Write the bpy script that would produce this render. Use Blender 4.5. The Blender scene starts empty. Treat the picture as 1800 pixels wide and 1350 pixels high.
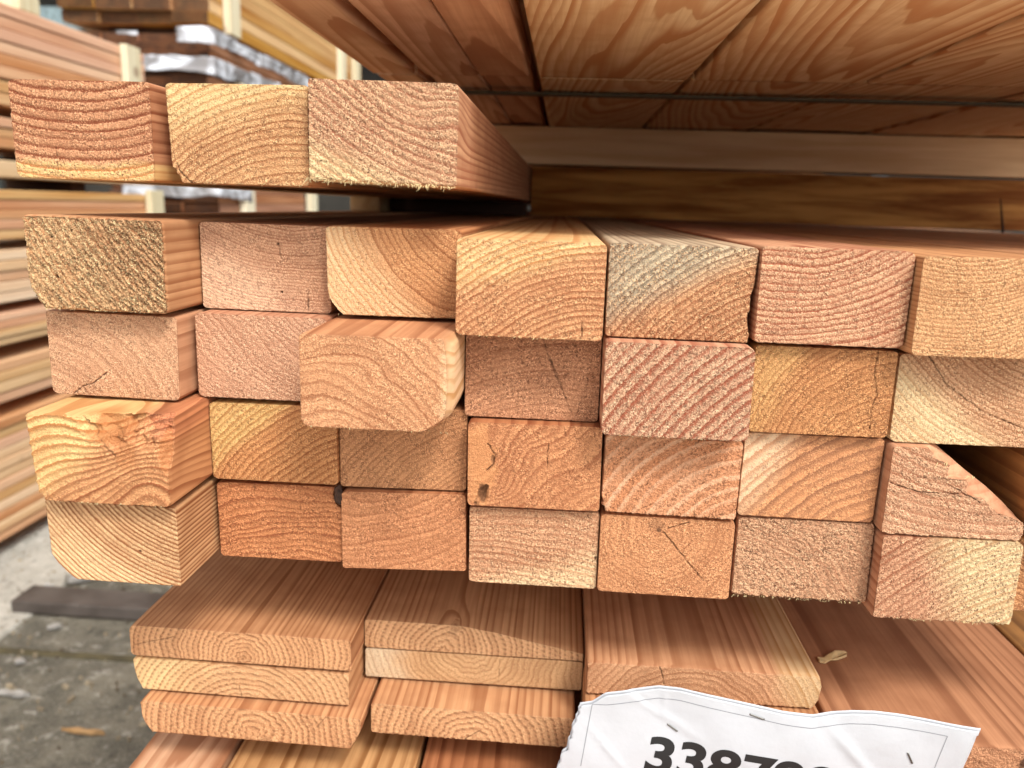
import bpy, bmesh, math, random
import numpy as np
from mathutils import Matrix, Vector

# ------------------------------------------------------------------ camera, sky, sun, exposure
scene = bpy.context.scene
col = scene.collection
CAM_F = 1395.2 / 1800 * 36.0
PITCH, YAW, ROLL = math.radians(12.593), math.radians(3.4795), math.radians(1.8128)

def cam_axes():
    fw = Vector((-math.sin(YAW) * math.cos(PITCH), math.cos(YAW) * math.cos(PITCH), -math.sin(PITCH)))
    r = Vector((math.cos(YAW), math.sin(YAW), 0))
    u = r.cross(fw)
    r2 = r * math.cos(ROLL) + u * math.sin(ROLL)
    u2 = -r * math.sin(ROLL) + u * math.cos(ROLL)
    return r2, u2, fw

cd = bpy.data.cameras.new('camera')
cam = bpy.data.objects.new('camera', cd)
col.objects.link(cam)
_r, _u, _f = cam_axes()
cam.matrix_world = Matrix(((_r.x, _u.x, -_f.x, 0), (_r.y, _u.y, -_f.y, 0), (_r.z, _u.z, -_f.z, 0), (0, 0, 0, 1)))
cd.lens = CAM_F
cd.sensor_width = 36.0
cd.clip_start = 0.01
cd.clip_end = 200.0
cd.dof.use_dof = True
cd.dof.focus_distance = 0.405
cd.dof.aperture_fstop = 9.0
scene.camera = cam

world = bpy.data.worlds.new('World')
scene.world = world
world.use_nodes = True
wn, wl = world.node_tree.nodes, world.node_tree.links
SUN_EL, SUN_AZ = math.radians(50), math.radians(148)      # azimuth clockwise from +Y: light from behind the camera
sky = wn.new('ShaderNodeTexSky')
sky.sky_type = 'NISHITA'
sky.sun_disc = False
sky.sun_elevation = SUN_EL
sky.sun_rotation = SUN_AZ
sky.dust_density = 4.0
hs = wn.new('ShaderNodeHueSaturation')
hs.inputs['Saturation'].default_value = 0.22             # overcast: the cloud layer takes most of the blue away
wl.new(sky.outputs[0], hs.inputs['Color'])
wl.new(hs.outputs[0], wn['Background'].inputs['Color'])
wn['Background'].inputs['Strength'].default_value = 0.15

sl = bpy.data.lights.new('sun', 'SUN')
sl.energy = 1.5
sl.angle = math.radians(13)
sl.color = (1.0, 0.96, 0.9)
so = bpy.data.objects.new('sun', sl)
col.objects.link(so)
sd = Vector((math.sin(SUN_AZ) * math.cos(SUN_EL), math.cos(SUN_AZ) * math.cos(SUN_EL), math.sin(SUN_EL)))
so.rotation_euler = sd.to_track_quat('Z', 'Y').to_euler()

scene.view_settings.view_transform = 'Standard'
scene.view_settings.look = 'None'
scene.view_settings.exposure = 0.86
scene.view_settings.gamma = 1.0
scene.view_settings.use_curve_mapping = False
scene.cycles.max_bounces = 8
scene.cycles.diffuse_bounces = 8

# ------------------------------------------------------------------ helpers
def lin(c):
    o = []
    for v in c[:3]:
        v = v / 255.0
        o.append(v / 12.92 if v <= 0.04045 else ((v + 0.055) / 1.055) ** 2.4)
    return tuple(o)

KALB = 0.80
def alb(c):
    return tuple(KALB * v for v in lin(c)) + (1,)

def tag(o, label=None, cat=None, group=None, kind=None):
    if label: o['label'] = label
    if cat: o['category'] = cat
    if group: o['group'] = group
    if kind: o['kind'] = kind
    return o

rng0 = np.random.RandomState(7)
TAB = rng0.rand(65536)
def _h(ix, iy, s):
    return TAB[(ix * 7919 + iy * 104729 + s * 1299709 + ix * iy * 31) & 65535]
def vn(x, y, s=0):
    """value noise 0..1"""
    x = np.asarray(x, float); y = np.asarray(y, float)
    ix = np.floor(x).astype(np.int64); iy = np.floor(y).astype(np.int64)
    fx = x - ix; fy = y - iy
    fx = fx * fx * (3 - 2 * fx); fy = fy * fy * (3 - 2 * fy)
    a = _h(ix, iy, s); b = _h(ix + 1, iy, s); c = _h(ix, iy + 1, s); d = _h(ix + 1, iy + 1, s)
    return (a + (b - a) * fx) * (1 - fy) + (c + (d - c) * fx) * fy
def fb(x, y, s=0, o=3):
    t = 0; a = 1; n = 0
    for i in range(o):
        t = t + a * vn(x * 2 ** i, y * 2 ** i, s + i * 17); n += a; a *= .55
    return t / n
def sstep(a, b, x):
    t = np.clip((x - a) / (b - a), 0, 1)
    return t * t * (3 - 2 * t)

# ------------------------------------------------------------------ materials
def nd(nt, typ, **kw):
    n = nt.nodes.new(typ)
    for k, v in kw.items():
        if k == 'inp':
            for kk, vv in v.items(): n.inputs[kk].default_value = vv
        else: setattr(n, k, v)
    return n
def mth(nt, op, a, b=None, c=None, clamp=False):
    n = nt.nodes.new('ShaderNodeMath'); n.operation = op; n.use_clamp = clamp
    for i, v in enumerate((a, b, c)):
        if v is None: continue
        if isinstance(v, (int, float)): n.inputs[i].default_value = v
        else: nt.links.new(v, n.inputs[i])
    return n.outputs[0]
def mix(nt, f, a, b):
    n = nt.nodes.new('ShaderNodeMix'); n.data_type = 'RGBA'
    for s, v in ((n.inputs[0], f), (n.inputs[6], a), (n.inputs[7], b)):
        if isinstance(v, (int, float)): s.default_value = v
        elif isinstance(v, tuple): s.default_value = v
        else: nt.links.new(v, s)
    return n.outputs[2]
def mrange(nt, v, a, b, c=0.0, d=1.0, smooth=True):
    n = nt.nodes.new('ShaderNodeMapRange')
    if smooth: n.interpolation_type = 'SMOOTHSTEP'
    nt.links.new(v, n.inputs[0])
    for i, x in zip((1, 2, 3, 4), (a, b, c, d)): n.inputs[i].default_value = x
    return n.outputs[0]
def attr(nt, name):
    n = nt.nodes.new('ShaderNodeAttribute'); n.attribute_name = name
    return n.outputs['Fac']

def wood(name, early=(222, 165, 120), late=(160, 88, 50), se=None, sl_=None, contrast=1.0, width=.45, fuzz=1.0,
         tint=(220, 112, 76), pale=False, unify=0, side_mul=.95, side_contrast=.75, grey=(150, 145, 125)):
    m = bpy.data.materials.new(name); m.use_nodes = True
    nt = m.node_tree; nt.nodes.clear()
    out = nd(nt, 'ShaderNodeOutputMaterial'); bs = nd(nt, 'ShaderNodeBsdfPrincipled')
    bs.inputs['Roughness'].default_value = .72
    bs.inputs['Specular IOR Level'].default_value = .25
    nt.links.new(bs.outputs[0], out.inputs[0])
    tc = nd(nt, 'ShaderNodeTexCoord').outputs['Object']
    end = attr(nt, 'end'); ph = attr(nt, 'ph')
    sap = attr(nt, 'sap'); stain = attr(nt, 'stain'); gr = attr(nt, 'grey')
    n2 = nd(nt, 'ShaderNodeTexNoise', inp={'Scale': 1500.0, 'Detail': 2.0, 'Roughness': .6}); nt.links.new(tc, n2.inputs['Vector'])
    n4 = nd(nt, 'ShaderNodeTexNoise', inp={'Scale': 700.0, 'Detail': 3.0, 'Roughness': .7}); nt.links.new(tc, n4.inputs['Vector'])
    ph2 = mth(nt, 'ADD', ph, mth(nt, 'MULTIPLY', mth(nt, 'SUBTRACT', n4.outputs[0], .5), mth(nt, 'MULTIPLY', end, .50)))
    t = mth(nt, 'FRACT', ph2)
    late_f = mth(nt, 'MULTIPLY', mrange(nt, t, 1 - width - .22, .86), mrange(nt, t, .93, 1.0, 1.0, 0.0))
    # irregular strength from ring to ring
    rn = nd(nt, 'ShaderNodeTexWhiteNoise', noise_dimensions='1D')
    nt.links.new(mth(nt, 'FLOOR', ph), rn.inputs['W'])
    late_f = mth(nt, 'MULTIPLY', late_f, mth(nt, 'MULTIPLY_ADD', rn.outputs['Value'], .6, .6))
    cfac = mth(nt, 'MULTIPLY_ADD', end, contrast - side_contrast, side_contrast)
    late_f = mth(nt, 'MULTIPLY', late_f, cfac, clamp=True)
    if unify:
        early = tuple(e * (1 - unify) + q * unify for e, q in zip(early, (226, 168, 118))); late = late if late[0] > early[0] else tuple(e * (1 - unify) + q * unify for e, q in zip(late, (168, 98, 60)))
    se = se or (236, 200, 140); sl_ = sl_ or (190, 135, 75)
    late = tuple(v * .88 for v in late) if late[0] < early[0] else late
    early = (early[0] * .985, early[1] * .985, early[2] * .985)
    base_e = mix(nt, sap, alb(early), alb(se)); base_l = mix(nt, sap, alb(late), alb(sl_))
    base_e = mix(nt, mth(nt, 'MULTIPLY', gr, .8), base_e, alb(grey)); base_l = mix(nt, mth(nt, 'MULTIPLY', gr, .9), base_l, alb(tuple(v * .55 for v in grey)))
    rn2 = nd(nt, 'ShaderNodeTexWhiteNoise', noise_dimensions='1D')
    nt.links.new(mth(nt, 'MULTIPLY_ADD', mth(nt, 'FLOOR', ph2), 1.7, 11.3), rn2.inputs['W'])
    base_e = mix(nt, mth(nt, 'MULTIPLY', rn2.outputs['Value'], .30), base_e, base_l)
    c = mix(nt, late_f, base_e, base_l)
    n5 = nd(nt, 'ShaderNodeTexNoise', inp={'Scale': 75.0, 'Detail': 3.0, 'Roughness': .6}); nt.links.new(tc, n5.inputs['Vector'])
    patch = mth(nt, 'MULTIPLY', mrange(nt, n5.outputs[0], .36, .60, .50, 1.0), mth(nt, 'MULTIPLY_ADD', late_f, -.6, 1.0, clamp=True))
    # blotches
    n1 = nd(nt, 'ShaderNodeTexNoise', inp={'Scale': 42.0, 'Detail': 3.0}); nt.links.new(tc, n1.inputs['Vector'])
    c = mix(nt, mrange(nt, n1.outputs[0], .42, .72, 0, .30), c, base_l)
    # end grain fibre speckle
    lightf = mth(nt, 'MULTIPLY', mrange(nt, n2.outputs[0], .50, .64), mth(nt, 'MULTIPLY', mth(nt, 'MULTIPLY', end, patch), min(.9, .85 * fuzz)))
    darkf = mth(nt, 'MULTIPLY', mrange(nt, n4.outputs[0], .52, .38), mth(nt, 'MULTIPLY', mth(nt, 'MULTIPLY', end, patch), .78 * fuzz), clamp=True)
    c = mix(nt, darkf, c, alb(tuple(v * .60 for v in early) if late[0] > early[0] else tuple(v * .70 for v in late)))
    c = mix(nt, lightf, c, alb(tuple(min(255, v * 1.15 + 18) for v in (se if pale else early))))
    # long streaks on the faces that run away
    mp = nd(nt, 'ShaderNodeMapping'); mp.inputs['Scale'].default_value = (420, 9, 420); nt.links.new(tc, mp.inputs['Vector'])
    n3 = nd(nt, 'ShaderNodeTexNoise', inp={'Scale': 1.0, 'Detail': 4.0, 'Roughness': .6}); nt.links.new(mp.outputs[0], n3.inputs['Vector'])
    sf = mth(nt, 'MULTIPLY', mrange(nt, n3.outputs[0], .35, .7), mth(nt, 'MULTIPLY_ADD', end, -.34, .34))
    c = mix(nt, sf, c, base_l)
    c = mix(nt, attr(nt, 'tint'), c, alb(tint))
    c = mix(nt, stain, c, alb((62, 34, 20)))
    nt.links.new(c, bs.inputs['Base Color'])
    # fine bump
    hgt = mth(nt, 'ADD', mth(nt, 'MULTIPLY', n2.outputs[0], mth(nt, 'MULTIPLY_ADD', end, .0009 * fuzz, .00003)),
              mth(nt, 'MULTIPLY', n3.outputs[0], .00006))
    bp = nd(nt, 'ShaderNodeBump', inp={'Strength': 1.0, 'Distance': 1.0}); nt.links.new(hgt, bp.inputs['Height'])
    nt.links.new(bp.outputs[0], bs.inputs['Normal'])
    return m

# ------------------------------------------------------------------ sawn timber generator
def inset_fn(rc_t, rc_b, prof):
    """inset (mm) of a side edge as a function of height b (mm), H mm"""
    def f(b, H):
        b = np.clip(b, 0, H)
        i = np.zeros_like(b)
        d = np.clip(rc_b - b, 0, rc_b); i = np.maximum(i, rc_b - np.sqrt(np.maximum(rc_b ** 2 - d ** 2, 0)))
        d = np.clip(rc_t - (H - b), 0, rc_t); i = np.maximum(i, rc_t - np.sqrt(np.maximum(rc_t ** 2 - d ** 2, 0)))
        if prof:
            v = b / H
            xs = [p[0] for p in prof]; ys = [p[1] for p in prof]
            i = np.maximum(i, np.interp(v, xs, ys))
        return i
    return f

def seg_dist(x, y, pts):
    d = np.full(x.shape, 1e9)
    for (x0, y0), (x1, y1) in zip(pts[:-1], pts[1:]):
        dx, dy = x1 - x0, y1 - y0
        t = np.clip(((x - x0) * dx + (y - y0) * dy) / (dx * dx + dy * dy + 1e-9), 0, 1)
        d = np.minimum(d, np.hypot(x - x0 - t * dx, y - y0 - t * dy))
    return d

def build_mesh(name, V, quads, extra, attrs, mat):
    me = bpy.data.meshes.new(name)
    nq = len(quads); tot = nq * 4 + sum(len(e) for e in extra)
    me.vertices.add(len(V)); me.vertices.foreach_set('co', V.astype(np.float32).ravel())
    me.loops.add(tot); me.polygons.add(nq + len(extra))
    li = quads.ravel()
    st = np.arange(nq) * 4; tt = np.full(nq, 4)
    for e in extra:
        st = np.append(st, len(li)); tt = np.append(tt, len(e)); li = np.append(li, e)
    me.loops.foreach_set('vertex_index', li.astype(np.int32))
    me.polygons.foreach_set('loop_start', st.astype(np.int32))
    me.polygons.foreach_set('loop_total', tt.astype(np.int32))
    me.update(calc_edges=True)
    for k, a in attrs.items():
        at = me.attributes.new(k, 'FLOAT', 'POINT'); at.data.foreach_set('value', a.astype(np.float32).ravel())
    me.polygons.foreach_set('use_smooth', np.ones(nq + len(extra), dtype=bool))
    me.materials.append(mat)
    me.validate()
    return me

LOOPS = [.0004, .0011, .002, .0035, .006, .010, .015, .022, .03, .04, .055, .075, .10, .13, .17, .22, .30, .40, .55, .75, 1.0, 1.4, 2.0, 2.9]
def timber(name, Y, C, mat, pith=(35, 120), sp=3.0, seed=1, relief=.16, rough=.12, coarse=0.0, wob=1.0, jag=.25, jagb=None,
           rc=(2.2, 2.2, 2.2, 2.2), left=None, right=None, bleft=None, bright=None, topo=None, boto=None,
           sap=None, grey=None, knots=(), cracks=(), cell=.42, loops=LOOPS, drift=(2.0, 2.0), dash=0.0, dents=(), stains=(),
           warp=0.0, length=None, skipcap=False, holes=(), tints=(), saw=.035):
    """C: corners TL,TR,BR,BL as x,z metres on the plane of the end face. pith, sp in mm in the face's own frame."""
    TL, TR, BR, BL = [np.array(c, float) for c in C]
    W = 500 * (np.linalg.norm(TR - TL) + np.linalg.norm(BR - BL)); H = 500 * (np.linalg.norm(TL - BL) + np.linalg.norm(TR - BR))
    nu = max(6, int(W / cell)); nv = max(4, int(H / cell))
    u, v = np.meshgrid(np.linspace(0, 1, nu + 1), np.linspace(0, 1, nv + 1))
    rTL, rTR, rBR, rBL = rc
    FL = inset_fn(rTL, rBL, left); FR = inset_fn(rTR, rBR, right)
    BLf = inset_fn(rTL, rBL, bleft if bleft is not None else left); BRf = inset_fn(rTR, rBR, bright if bright is not None else right)
    jagb = jag if jagb is None else jagb
    def place(u, v, body, jw):
        b = v * H
        li = (1 - body) * FL(b, H) + body * BLf(b, H); ri = (1 - body) * FR(b, H) + body * BRf(b, H)
        jl = jag * jw * fb(b * 1.3, b * 0 + 3.1, seed + 5) ; jr = jag * jw * fb(b * 1.3, b * 0 + 9.7, seed + 6)
        a = li + jl + u * (W - li - ri - jl - jr)
        tt = np.interp(u, [p[0] for p in topo], [p[1] for p in topo]) if topo else 0 * u
        bb = np.interp(u, [p[0] for p in boto], [p[1] for p in boto]) if boto else 0 * u
        tt = tt + jag * jw * fb(a * 1.3, a * 0 + 5.5, seed + 7); bb = bb + jagb * jw * (fb(a * 1.5, a * 0 + 1.5, seed + 8) ** 2) * 2.2
        b2 = bb + v * (H - bb - tt)
        return a, b2
    a, b = place(u, v, 0.0, 1.0)
    def phase(a, b, y):
        kx = drift[0] * y * 2 + (vn(y * 3.0, y * 0 + .5, seed) - .5) * 6 * wob * np.clip(y * 4, 0, 1)
        kz = drift[1] * y * 2 + (vn(y * 3.0, y * 0 + 7.5, seed) - .5) * 6 * wob * np.clip(y * 4, 0, 1)
        dx = a - pith[0] - kx; dz = b - pith[1] - kz
        ang = np.arctan2(dz, dx)
        r = np.hypot(dx, dz)
        r = r + wob * 1.1 * (vn(ang * 5 + 20, r * .05, seed + 1) - .5) * 2 + wob * .35 * (fb(a * .35, b * .35, seed + 2, 2) - .5) * 2
        if warp: r = r + warp * (fb(a * .03 + 3, b * .05 + y * 2.6, seed + 11, 2) - .5) * 2
        for (kx0, kz0, kr, amp, st_) in knots:
            d2 = ((a - kx0) ** 2 + (b - kz0) ** 2) / (kr * kr) + (y * 1000 / (kr * 2.5)) ** 2
            r = r + amp * np.exp(-d2 * .5)
        ph = r / sp
        return ph + .55 * (vn(ph * .6, ph * 0 + .3, seed + 3) - .5) + 50
    def phase_k(a, b, y):
        ph = phase(a, b, y)
        for (kx0, kz0, kr, amp, st_) in knots:
            if st_ <= 0: continue
            d = np.hypot(a - kx0, (b - kz0) * 1.25) + y * 120
            inside = d < kr * .62
            ph = np.where(inside, d / 1.1 + 50 + .5 * vn(a, b, seed), ph)
        return ph
    ph = phase_k(a, b, 0 * a)
    t = ph - np.floor(ph)
    late = sstep(.40, .86, t) * (1 - sstep(.93, 1.0, t))
    # ---- surface relief of the end, mm (positive = towards the viewer)
    # fibres torn along the ring direction: noise coordinates turned into ring frame
    dx = a - pith[0]; dz = b - pith[1]; rr = np.hypot(dx, dz) + 1e-6
    tang = np.arctan2(dz, dx) * rr
    f1 = fb(a * 1.1, b * 1.1, seed + 30, 2) - .5
    f2 = vn(tang * 1.2, rr * 2.2, seed + 31) - .5
    f3 = fb(tang * .45, rr * .9, seed + 32, 2) - .5
    hgt = relief * late * 1.3 + 1.7 * rough * (1 - .55 * late) * (f1 * 1.5 + f2 * 1.6) + .10 * (fb(a * .12, b * .12, seed + 33, 2) - .5)
    sa = (seed % 7 - 3) * .12; hgt = hgt + saw * np.sin((a * math.cos(1.2 + sa) + b * math.sin(1.2 + sa)) * 2 * math.pi / 1.9 + 3 * vn(a * .08, b * .08, seed + 60)) * (.4 + .6 * vn(a * .15, b * .15, seed + 61))
    if coarse:
        f4 = fb(tang * .16, rr * .55, seed + 34, 3) - .5
        hgt = hgt + coarse * (np.abs(f3) * -1.6 + f2 * .8 - np.clip(.10 - np.abs(f4), 0, 1) * 14 * (.35 + .65 * sstep(.2, .8, a / W)))
    if dash:
        q = np.sin((a * .35 + b) * 2 * math.pi / 3.0 + 2 * vn(a * .2, b * .2, seed))
        hgt = hgt - dash * late * sstep(-.1, .5, q)
    stain = np.zeros_like(a)  # own stains, plus shade painted into cracks and holes
    if dash: stain = stain + .45 * late * sstep(-.1, .5, q) * (dash > .05)
    for (pts, w) in cracks:
        pts2 = [(p[0] * W, p[1] * H) for p in pts]
        wobx = (fb(a * .6, b * .6, seed + 40, 2) - .5) * .9
        d = seg_dist(a + wobx, b + wobx * .6, pts2)
        m_ = 1 - sstep(w * .25, w * .25 + .32, d)
        brk = .45 + .55 * sstep(.25, .6, vn(a * .7, b * .7, seed + 43)); stain = np.maximum(stain, m_ * .72 * brk); hgt = hgt - m_ * 1.2 * brk
    for (cx, cz, rx, rz, s_) in stains:
        d = np.hypot((a - cx * W) / rx, (b - cz * H) / rz) + (fb(a * .3, b * .3, seed + 41) - .5) * .5
        stain = np.maximum(stain, s_ * (1 - sstep(.75, 1.05, d)))
    for (cx, cz, rx, rz, dep) in dents:
        d = np.hypot((a - cx * W) / rx, (b - cz * H) / rz) + (fb(a * .22, b * .22, seed + 42) - .5) * .45
        hgt = hgt - dep * (1 - sstep(.35, 1.05, d))
    for (cx, cz, r_) in holes:
        d = np.hypot(a - cx * W, b - cz * H)
        m_ = 1 - sstep(r_ * .7, r_ + .3, d); stain = np.maximum(stain, m_ * .95); hgt = hgt - 1.3 * m_
    for (kx0, kz0, kr, amp, st_) in knots:
        d = np.hypot(a - kx0, (b - kz0) * 1.25)
        stain = np.maximum(stain, st_ * (1 - sstep(kr * .45, kr * .75, d)) * (.55 + .45 * vn(a * .8, b * .8, seed)))
    sp_ = np.zeros_like(a)
    def sapf(a, b):
        if sap is None: return 0 * a
        ca, cb, c0, soft = sap
        return sstep(-soft, soft, ca * a / W + cb * b / H - c0 + .12 * (fb(a * .08, b * .08, seed + 50) - .5))
    sp_ = sapf(a, b)
    def greyf(a, b):
        if grey is None: return 0 * a
        ca, cb, c0, soft = grey
        return .75 * sstep(-soft, soft, ca * a / W + cb * b / H - c0 + .3 * (fb(a * .1, b * .1, seed + 51) - .5))
    gy = greyf(a, b)
    tn = np.zeros_like(a)
    for (cx, cz, rx, rz, s_) in tints:
        d = np.hypot((a - cx * W) / rx, (b - cz * H) / rz) + (fb(a * .25, b * .25, seed + 45) - .5) * .6
        tn = np.maximum(tn, s_ * (1 - sstep(.7, 1.05, d)))
    def to3(a, b, y):
        uu = (a / W)[..., None]; vv = (b / H)[..., None]
        P = (TL * (1 - uu) + TR * uu) * vv + (BL * (1 - uu) + BR * uu) * (1 - vv)
        return np.stack([P[..., 0], Y + y, P[..., 1]], -1)
    # the torn rim leans back
    V = [to3(a, b, -hgt / 1000).reshape(-1, 3)]
    A = {k: [x.ravel()] for k, x in dict(ph=ph, sap=sp_, stain=stain, grey=gy, tint=tn, end=np.ones_like(a)).items()}
    idx = np.arange((nu + 1) * (nv + 1)).reshape(nv + 1, nu + 1)
    q = [np.stack([idx[:-1, :-1], idx[:-1, 1:], idx[1:, 1:], idx[1:, :-1]], -1).reshape(-1, 4)]
    rim = np.concatenate([idx[0, :-1], idx[:-1, -1], idx[-1, :0:-1], idx[:0:-1, 0]])
    ru, rv = u.ravel()[rim], v.ravel()[rim]
    n = len(rim); prev = rim; base = (nu + 1) * (nv + 1)
    # de-duplicate the long rim on far loops is unnecessary; keep it simple
    hr = hgt.ravel()[rim]
    for L in loops:
        if length and L > length: break
        body = float(sstep(.0015, .012, np.array(L)))
        jw = float(1 - sstep(.0004, .0022, np.array(L)))
        aa, bb = place(ru, rv, body, jw)
        yy = np.full(n, L)
        V.append(to3(aa, bb, np.maximum(L, -hr / 1000 + .0002 + L * .05)))
        A['ph'].append(phase_k(aa, bb, yy)); A['sap'].append(sapf(aa, bb)); A['grey'].append(greyf(aa, bb) * .6)
        st = np.zeros(n)
        for (kx0, kz0, kr, amp, st_) in knots:
            d = np.hypot(np.hypot(aa - kx0, bb - kz0), L * 1000 * .8)
            st = np.maximum(st, st_ * .8 * (1 - sstep(kr * .4, kr * .8, d)))
        A['stain'].append(st); A['tint'].append(np.zeros(n)); A['end'].append(np.full(n, 1.0 if L < .0003 else (.25 if L < .0006 else 0.0)))
        cur = base + np.arange(n); base += n
        q.append(np.stack([prev, cur, np.roll(cur, -1), np.roll(prev, -1)], -1))
        prev = cur
    me = build_mesh(name, np.concatenate(V), np.concatenate(q), [prev[::-1]], {k: np.concatenate(x) for k, x in A.items()}, mat)
    o = bpy.data.objects.new(name, me); col.objects.link(o)
    return o

def rect(x0, x1, z0, z1):
    return [(x0, z1), (x1, z1), (x1, z0), (x0, z0)]

def box_bm(bm, x0, x1, y0, y1, z0, z1):
    r = bmesh.ops.create_cube(bm, size=1.0)
    for v in r['verts']:
        v.co = Vector(((x0 + x1) / 2 + v.co.x * (x1 - x0), (y0 + y1) / 2 + v.co.y * (y1 - y0), (z0 + z1) / 2 + v.co.z * (z1 - z0)))
    return r['verts']
def obj_bm(name, bm, mat, parent=None, smooth=False):
    me = bpy.data.meshes.new(name); bm.to_mesh(me); bm.free()
    me.materials.append(mat)
    if smooth:
        for p in me.polygons: p.use_smooth = True
    o = bpy.data.objects.new(name, me); col.objects.link(o)
    if parent: o.parent = parent
    return o
def box(name, x0, x1, y0, y1, z0, z1, mat, bev=.002, parent=None):
    bm = bmesh.new(); box_bm(bm, x0, x1, y0, y1, z0, z1)
    bmesh.ops.bevel(bm, geom=bm.edges[:], offset=bev, segments=2, affect='EDGES', profile=.6)
    return obj_bm(name, bm, mat, parent)

def far_wood(name, c1, c2, axis='Y', sc=60, rough=.7, knot=True, st=.03):
    """planed wood seen from a distance: streaks along one axis and a few knots"""
    m = bpy.data.materials.new(name); m.use_nodes = True
    nt = m.node_tree; bs = nt.nodes['Principled BSDF']; bs.inputs['Roughness'].default_value = rough
    bs.inputs['Specular IOR Level'].default_value = .25
    tc = nd(nt, 'ShaderNodeTexCoord').outputs['Object']
    oi = nd(nt, 'ShaderNodeObjectInfo')
    add = nd(nt, 'ShaderNodeVectorMath', operation='ADD'); nt.links.new(tc, add.inputs[0])
    cmb = nd(nt, 'ShaderNodeCombineXYZ'); nt.links.new(mth(nt, 'MULTIPLY', oi.outputs['Random'], 37.0), cmb.inputs[0]); nt.links.new(mth(nt, 'MULTIPLY', oi.outputs['Random'], 11.0), cmb.inputs[1]); nt.links.new(cmb.outputs[0], add.inputs[1])
    mp = nd(nt, 'ShaderNodeMapping'); s = [sc, sc, sc]; s['XYZ'.index(axis)] = sc * st
    mp.inputs['Scale'].default_value = s; nt.links.new(add.outputs[0], mp.inputs['Vector'])
    n = nd(nt, 'ShaderNodeTexNoise', inp={'Scale': 1.0, 'Detail': 5.0, 'Roughness': .6, 'Distortion': .3}); nt.links.new(mp.outputs[0], n.inputs['Vector'])
    c = mix(nt, mrange(nt, n.outputs[0], .32, .68), alb(c1), alb(c2))
    if knot:
        k = nd(nt, 'ShaderNodeTexVoronoi', inp={'Scale': 6.0}); nt.links.new(add.outputs[0], k.inputs['Vector'])
        c = mix(nt, mrange(nt, k.outputs['Distance'], .14, .05, 0, .6), c, alb((120, 62, 30)))
    hsv = nd(nt, 'ShaderNodeHueSaturation'); nt.links.new(c, hsv.inputs['Color'])
    nt.links.new(mth(nt, 'MULTIPLY_ADD', oi.outputs['Random'], .26, .86), hsv.inputs['Value'])
    nt.links.new(mth(nt, 'MULTIPLY_ADD', oi.outputs['Random'], -.3, 1.12), hsv.inputs['Saturation'])
    nt.links.new(hsv.outputs[0], bs.inputs['Base Color'])
    bp = nd(nt, 'ShaderNodeBump', inp={'Strength': .3, 'Distance': .001}); nt.links.new(n.outputs[0], bp.inputs['Height']); nt.links.new(bp.outputs[0], bs.inputs['Normal'])
    return m

def plain(name, c, rough=.6, metal=0, scale=30, var=.25, c2=None, bump=0.0):
    m = bpy.data.materials.new(name); m.use_nodes = True
    nt = m.node_tree; bs = nt.nodes['Principled BSDF']
    bs.inputs['Roughness'].default_value = rough; bs.inputs['Metallic'].default_value = metal
    tc = nd(nt, 'ShaderNodeTexCoord').outputs['Object']
    n = nd(nt, 'ShaderNodeTexNoise', inp={'Scale': float(scale), 'Detail': 5.0}); nt.links.new(tc, n.inputs['Vector'])
    c2 = c2 or tuple(v * (1 - var) for v in c)
    cc = mix(nt, mrange(nt, n.outputs[0], .35, .65), alb(c), alb(c2))
    nt.links.new(cc, bs.inputs['Base Color'])
    if bump:
        bp = nd(nt, 'ShaderNodeBump', inp={'Strength': 1.0, 'Distance': bump}); nt.links.new(n.outputs[0], bp.inputs['Height']); nt.links.new(bp.outputs[0], bs.inputs['Normal'])
    return m

# ------------------------------------------------------------------ the setting
GZ = -.90
def ground_mat(name, ca, cb, cc):
    m = bpy.data.materials.new(name); m.use_nodes = True
    nt = m.node_tree; bs = nt.nodes['Principled BSDF']; bs.inputs['Roughness'].default_value = .8
    tc = nd(nt, 'ShaderNodeTexCoord').outputs['Object']
    n = nd(nt, 'ShaderNodeTexNoise', inp={'Scale': 7.0, 'Detail': 8.0, 'Roughness': .65}); nt.links.new(tc, n.inputs['Vector'])
    n2 = nd(nt, 'ShaderNodeTexNoise', inp={'Scale': 45.0, 'Detail': 6.0, 'Roughness': .7}); nt.links.new(tc, n2.inputs['Vector'])
    c = mix(nt, mrange(nt, n.outputs[0], .38, .62), alb(ca), alb(cb))
    n3 = nd(nt, 'ShaderNodeTexNoise', inp={'Scale': 210.0, 'Detail': 4.0, 'Roughness': .7}); nt.links.new(tc, n3.inputs['Vector'])
    c = mix(nt, mrange(nt, n3.outputs[0], .55, .66, 0, .55), c, alb(cc))
    c = mix(nt, mrange(nt, n3.outputs[0], .45, .36, 0, .55), c, alb(tuple(v * .5 for v in ca)))
    c = mix(nt, mrange(nt, n2.outputs[0], .54, .66, 0, .8), c, alb(cc))
    c = mix(nt, mrange(nt, n2.outputs[0], .44, .34, 0, .6), c, alb(tuple(v * .6 for v in ca)))
    nt.links.new(c, bs.inputs['Base Color'])
    bp = nd(nt, 'ShaderNodeBump', inp={'Strength': 1.0, 'Distance': .012}); nt.links.new(n2.outputs[0], bp.inputs['Height']); nt.links.new(bp.outputs[0], bs.inputs['Normal'])
    return m
M_ground = ground_mat('dark_worn_concrete', (96, 92, 80), (132, 126, 110), (176, 172, 160))
M_strip = ground_mat('pale_concrete', (188, 184, 172), (208, 204, 192), (226, 222, 212))
bm = bmesh.new()
bmesh.ops.create_grid(bm, x_segments=40, y_segments=40, size=30)
for v in bm.verts: v.co += Vector((0, 20, GZ))
tag(obj_bm('ground', bm, M_ground), kind='structure')
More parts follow.
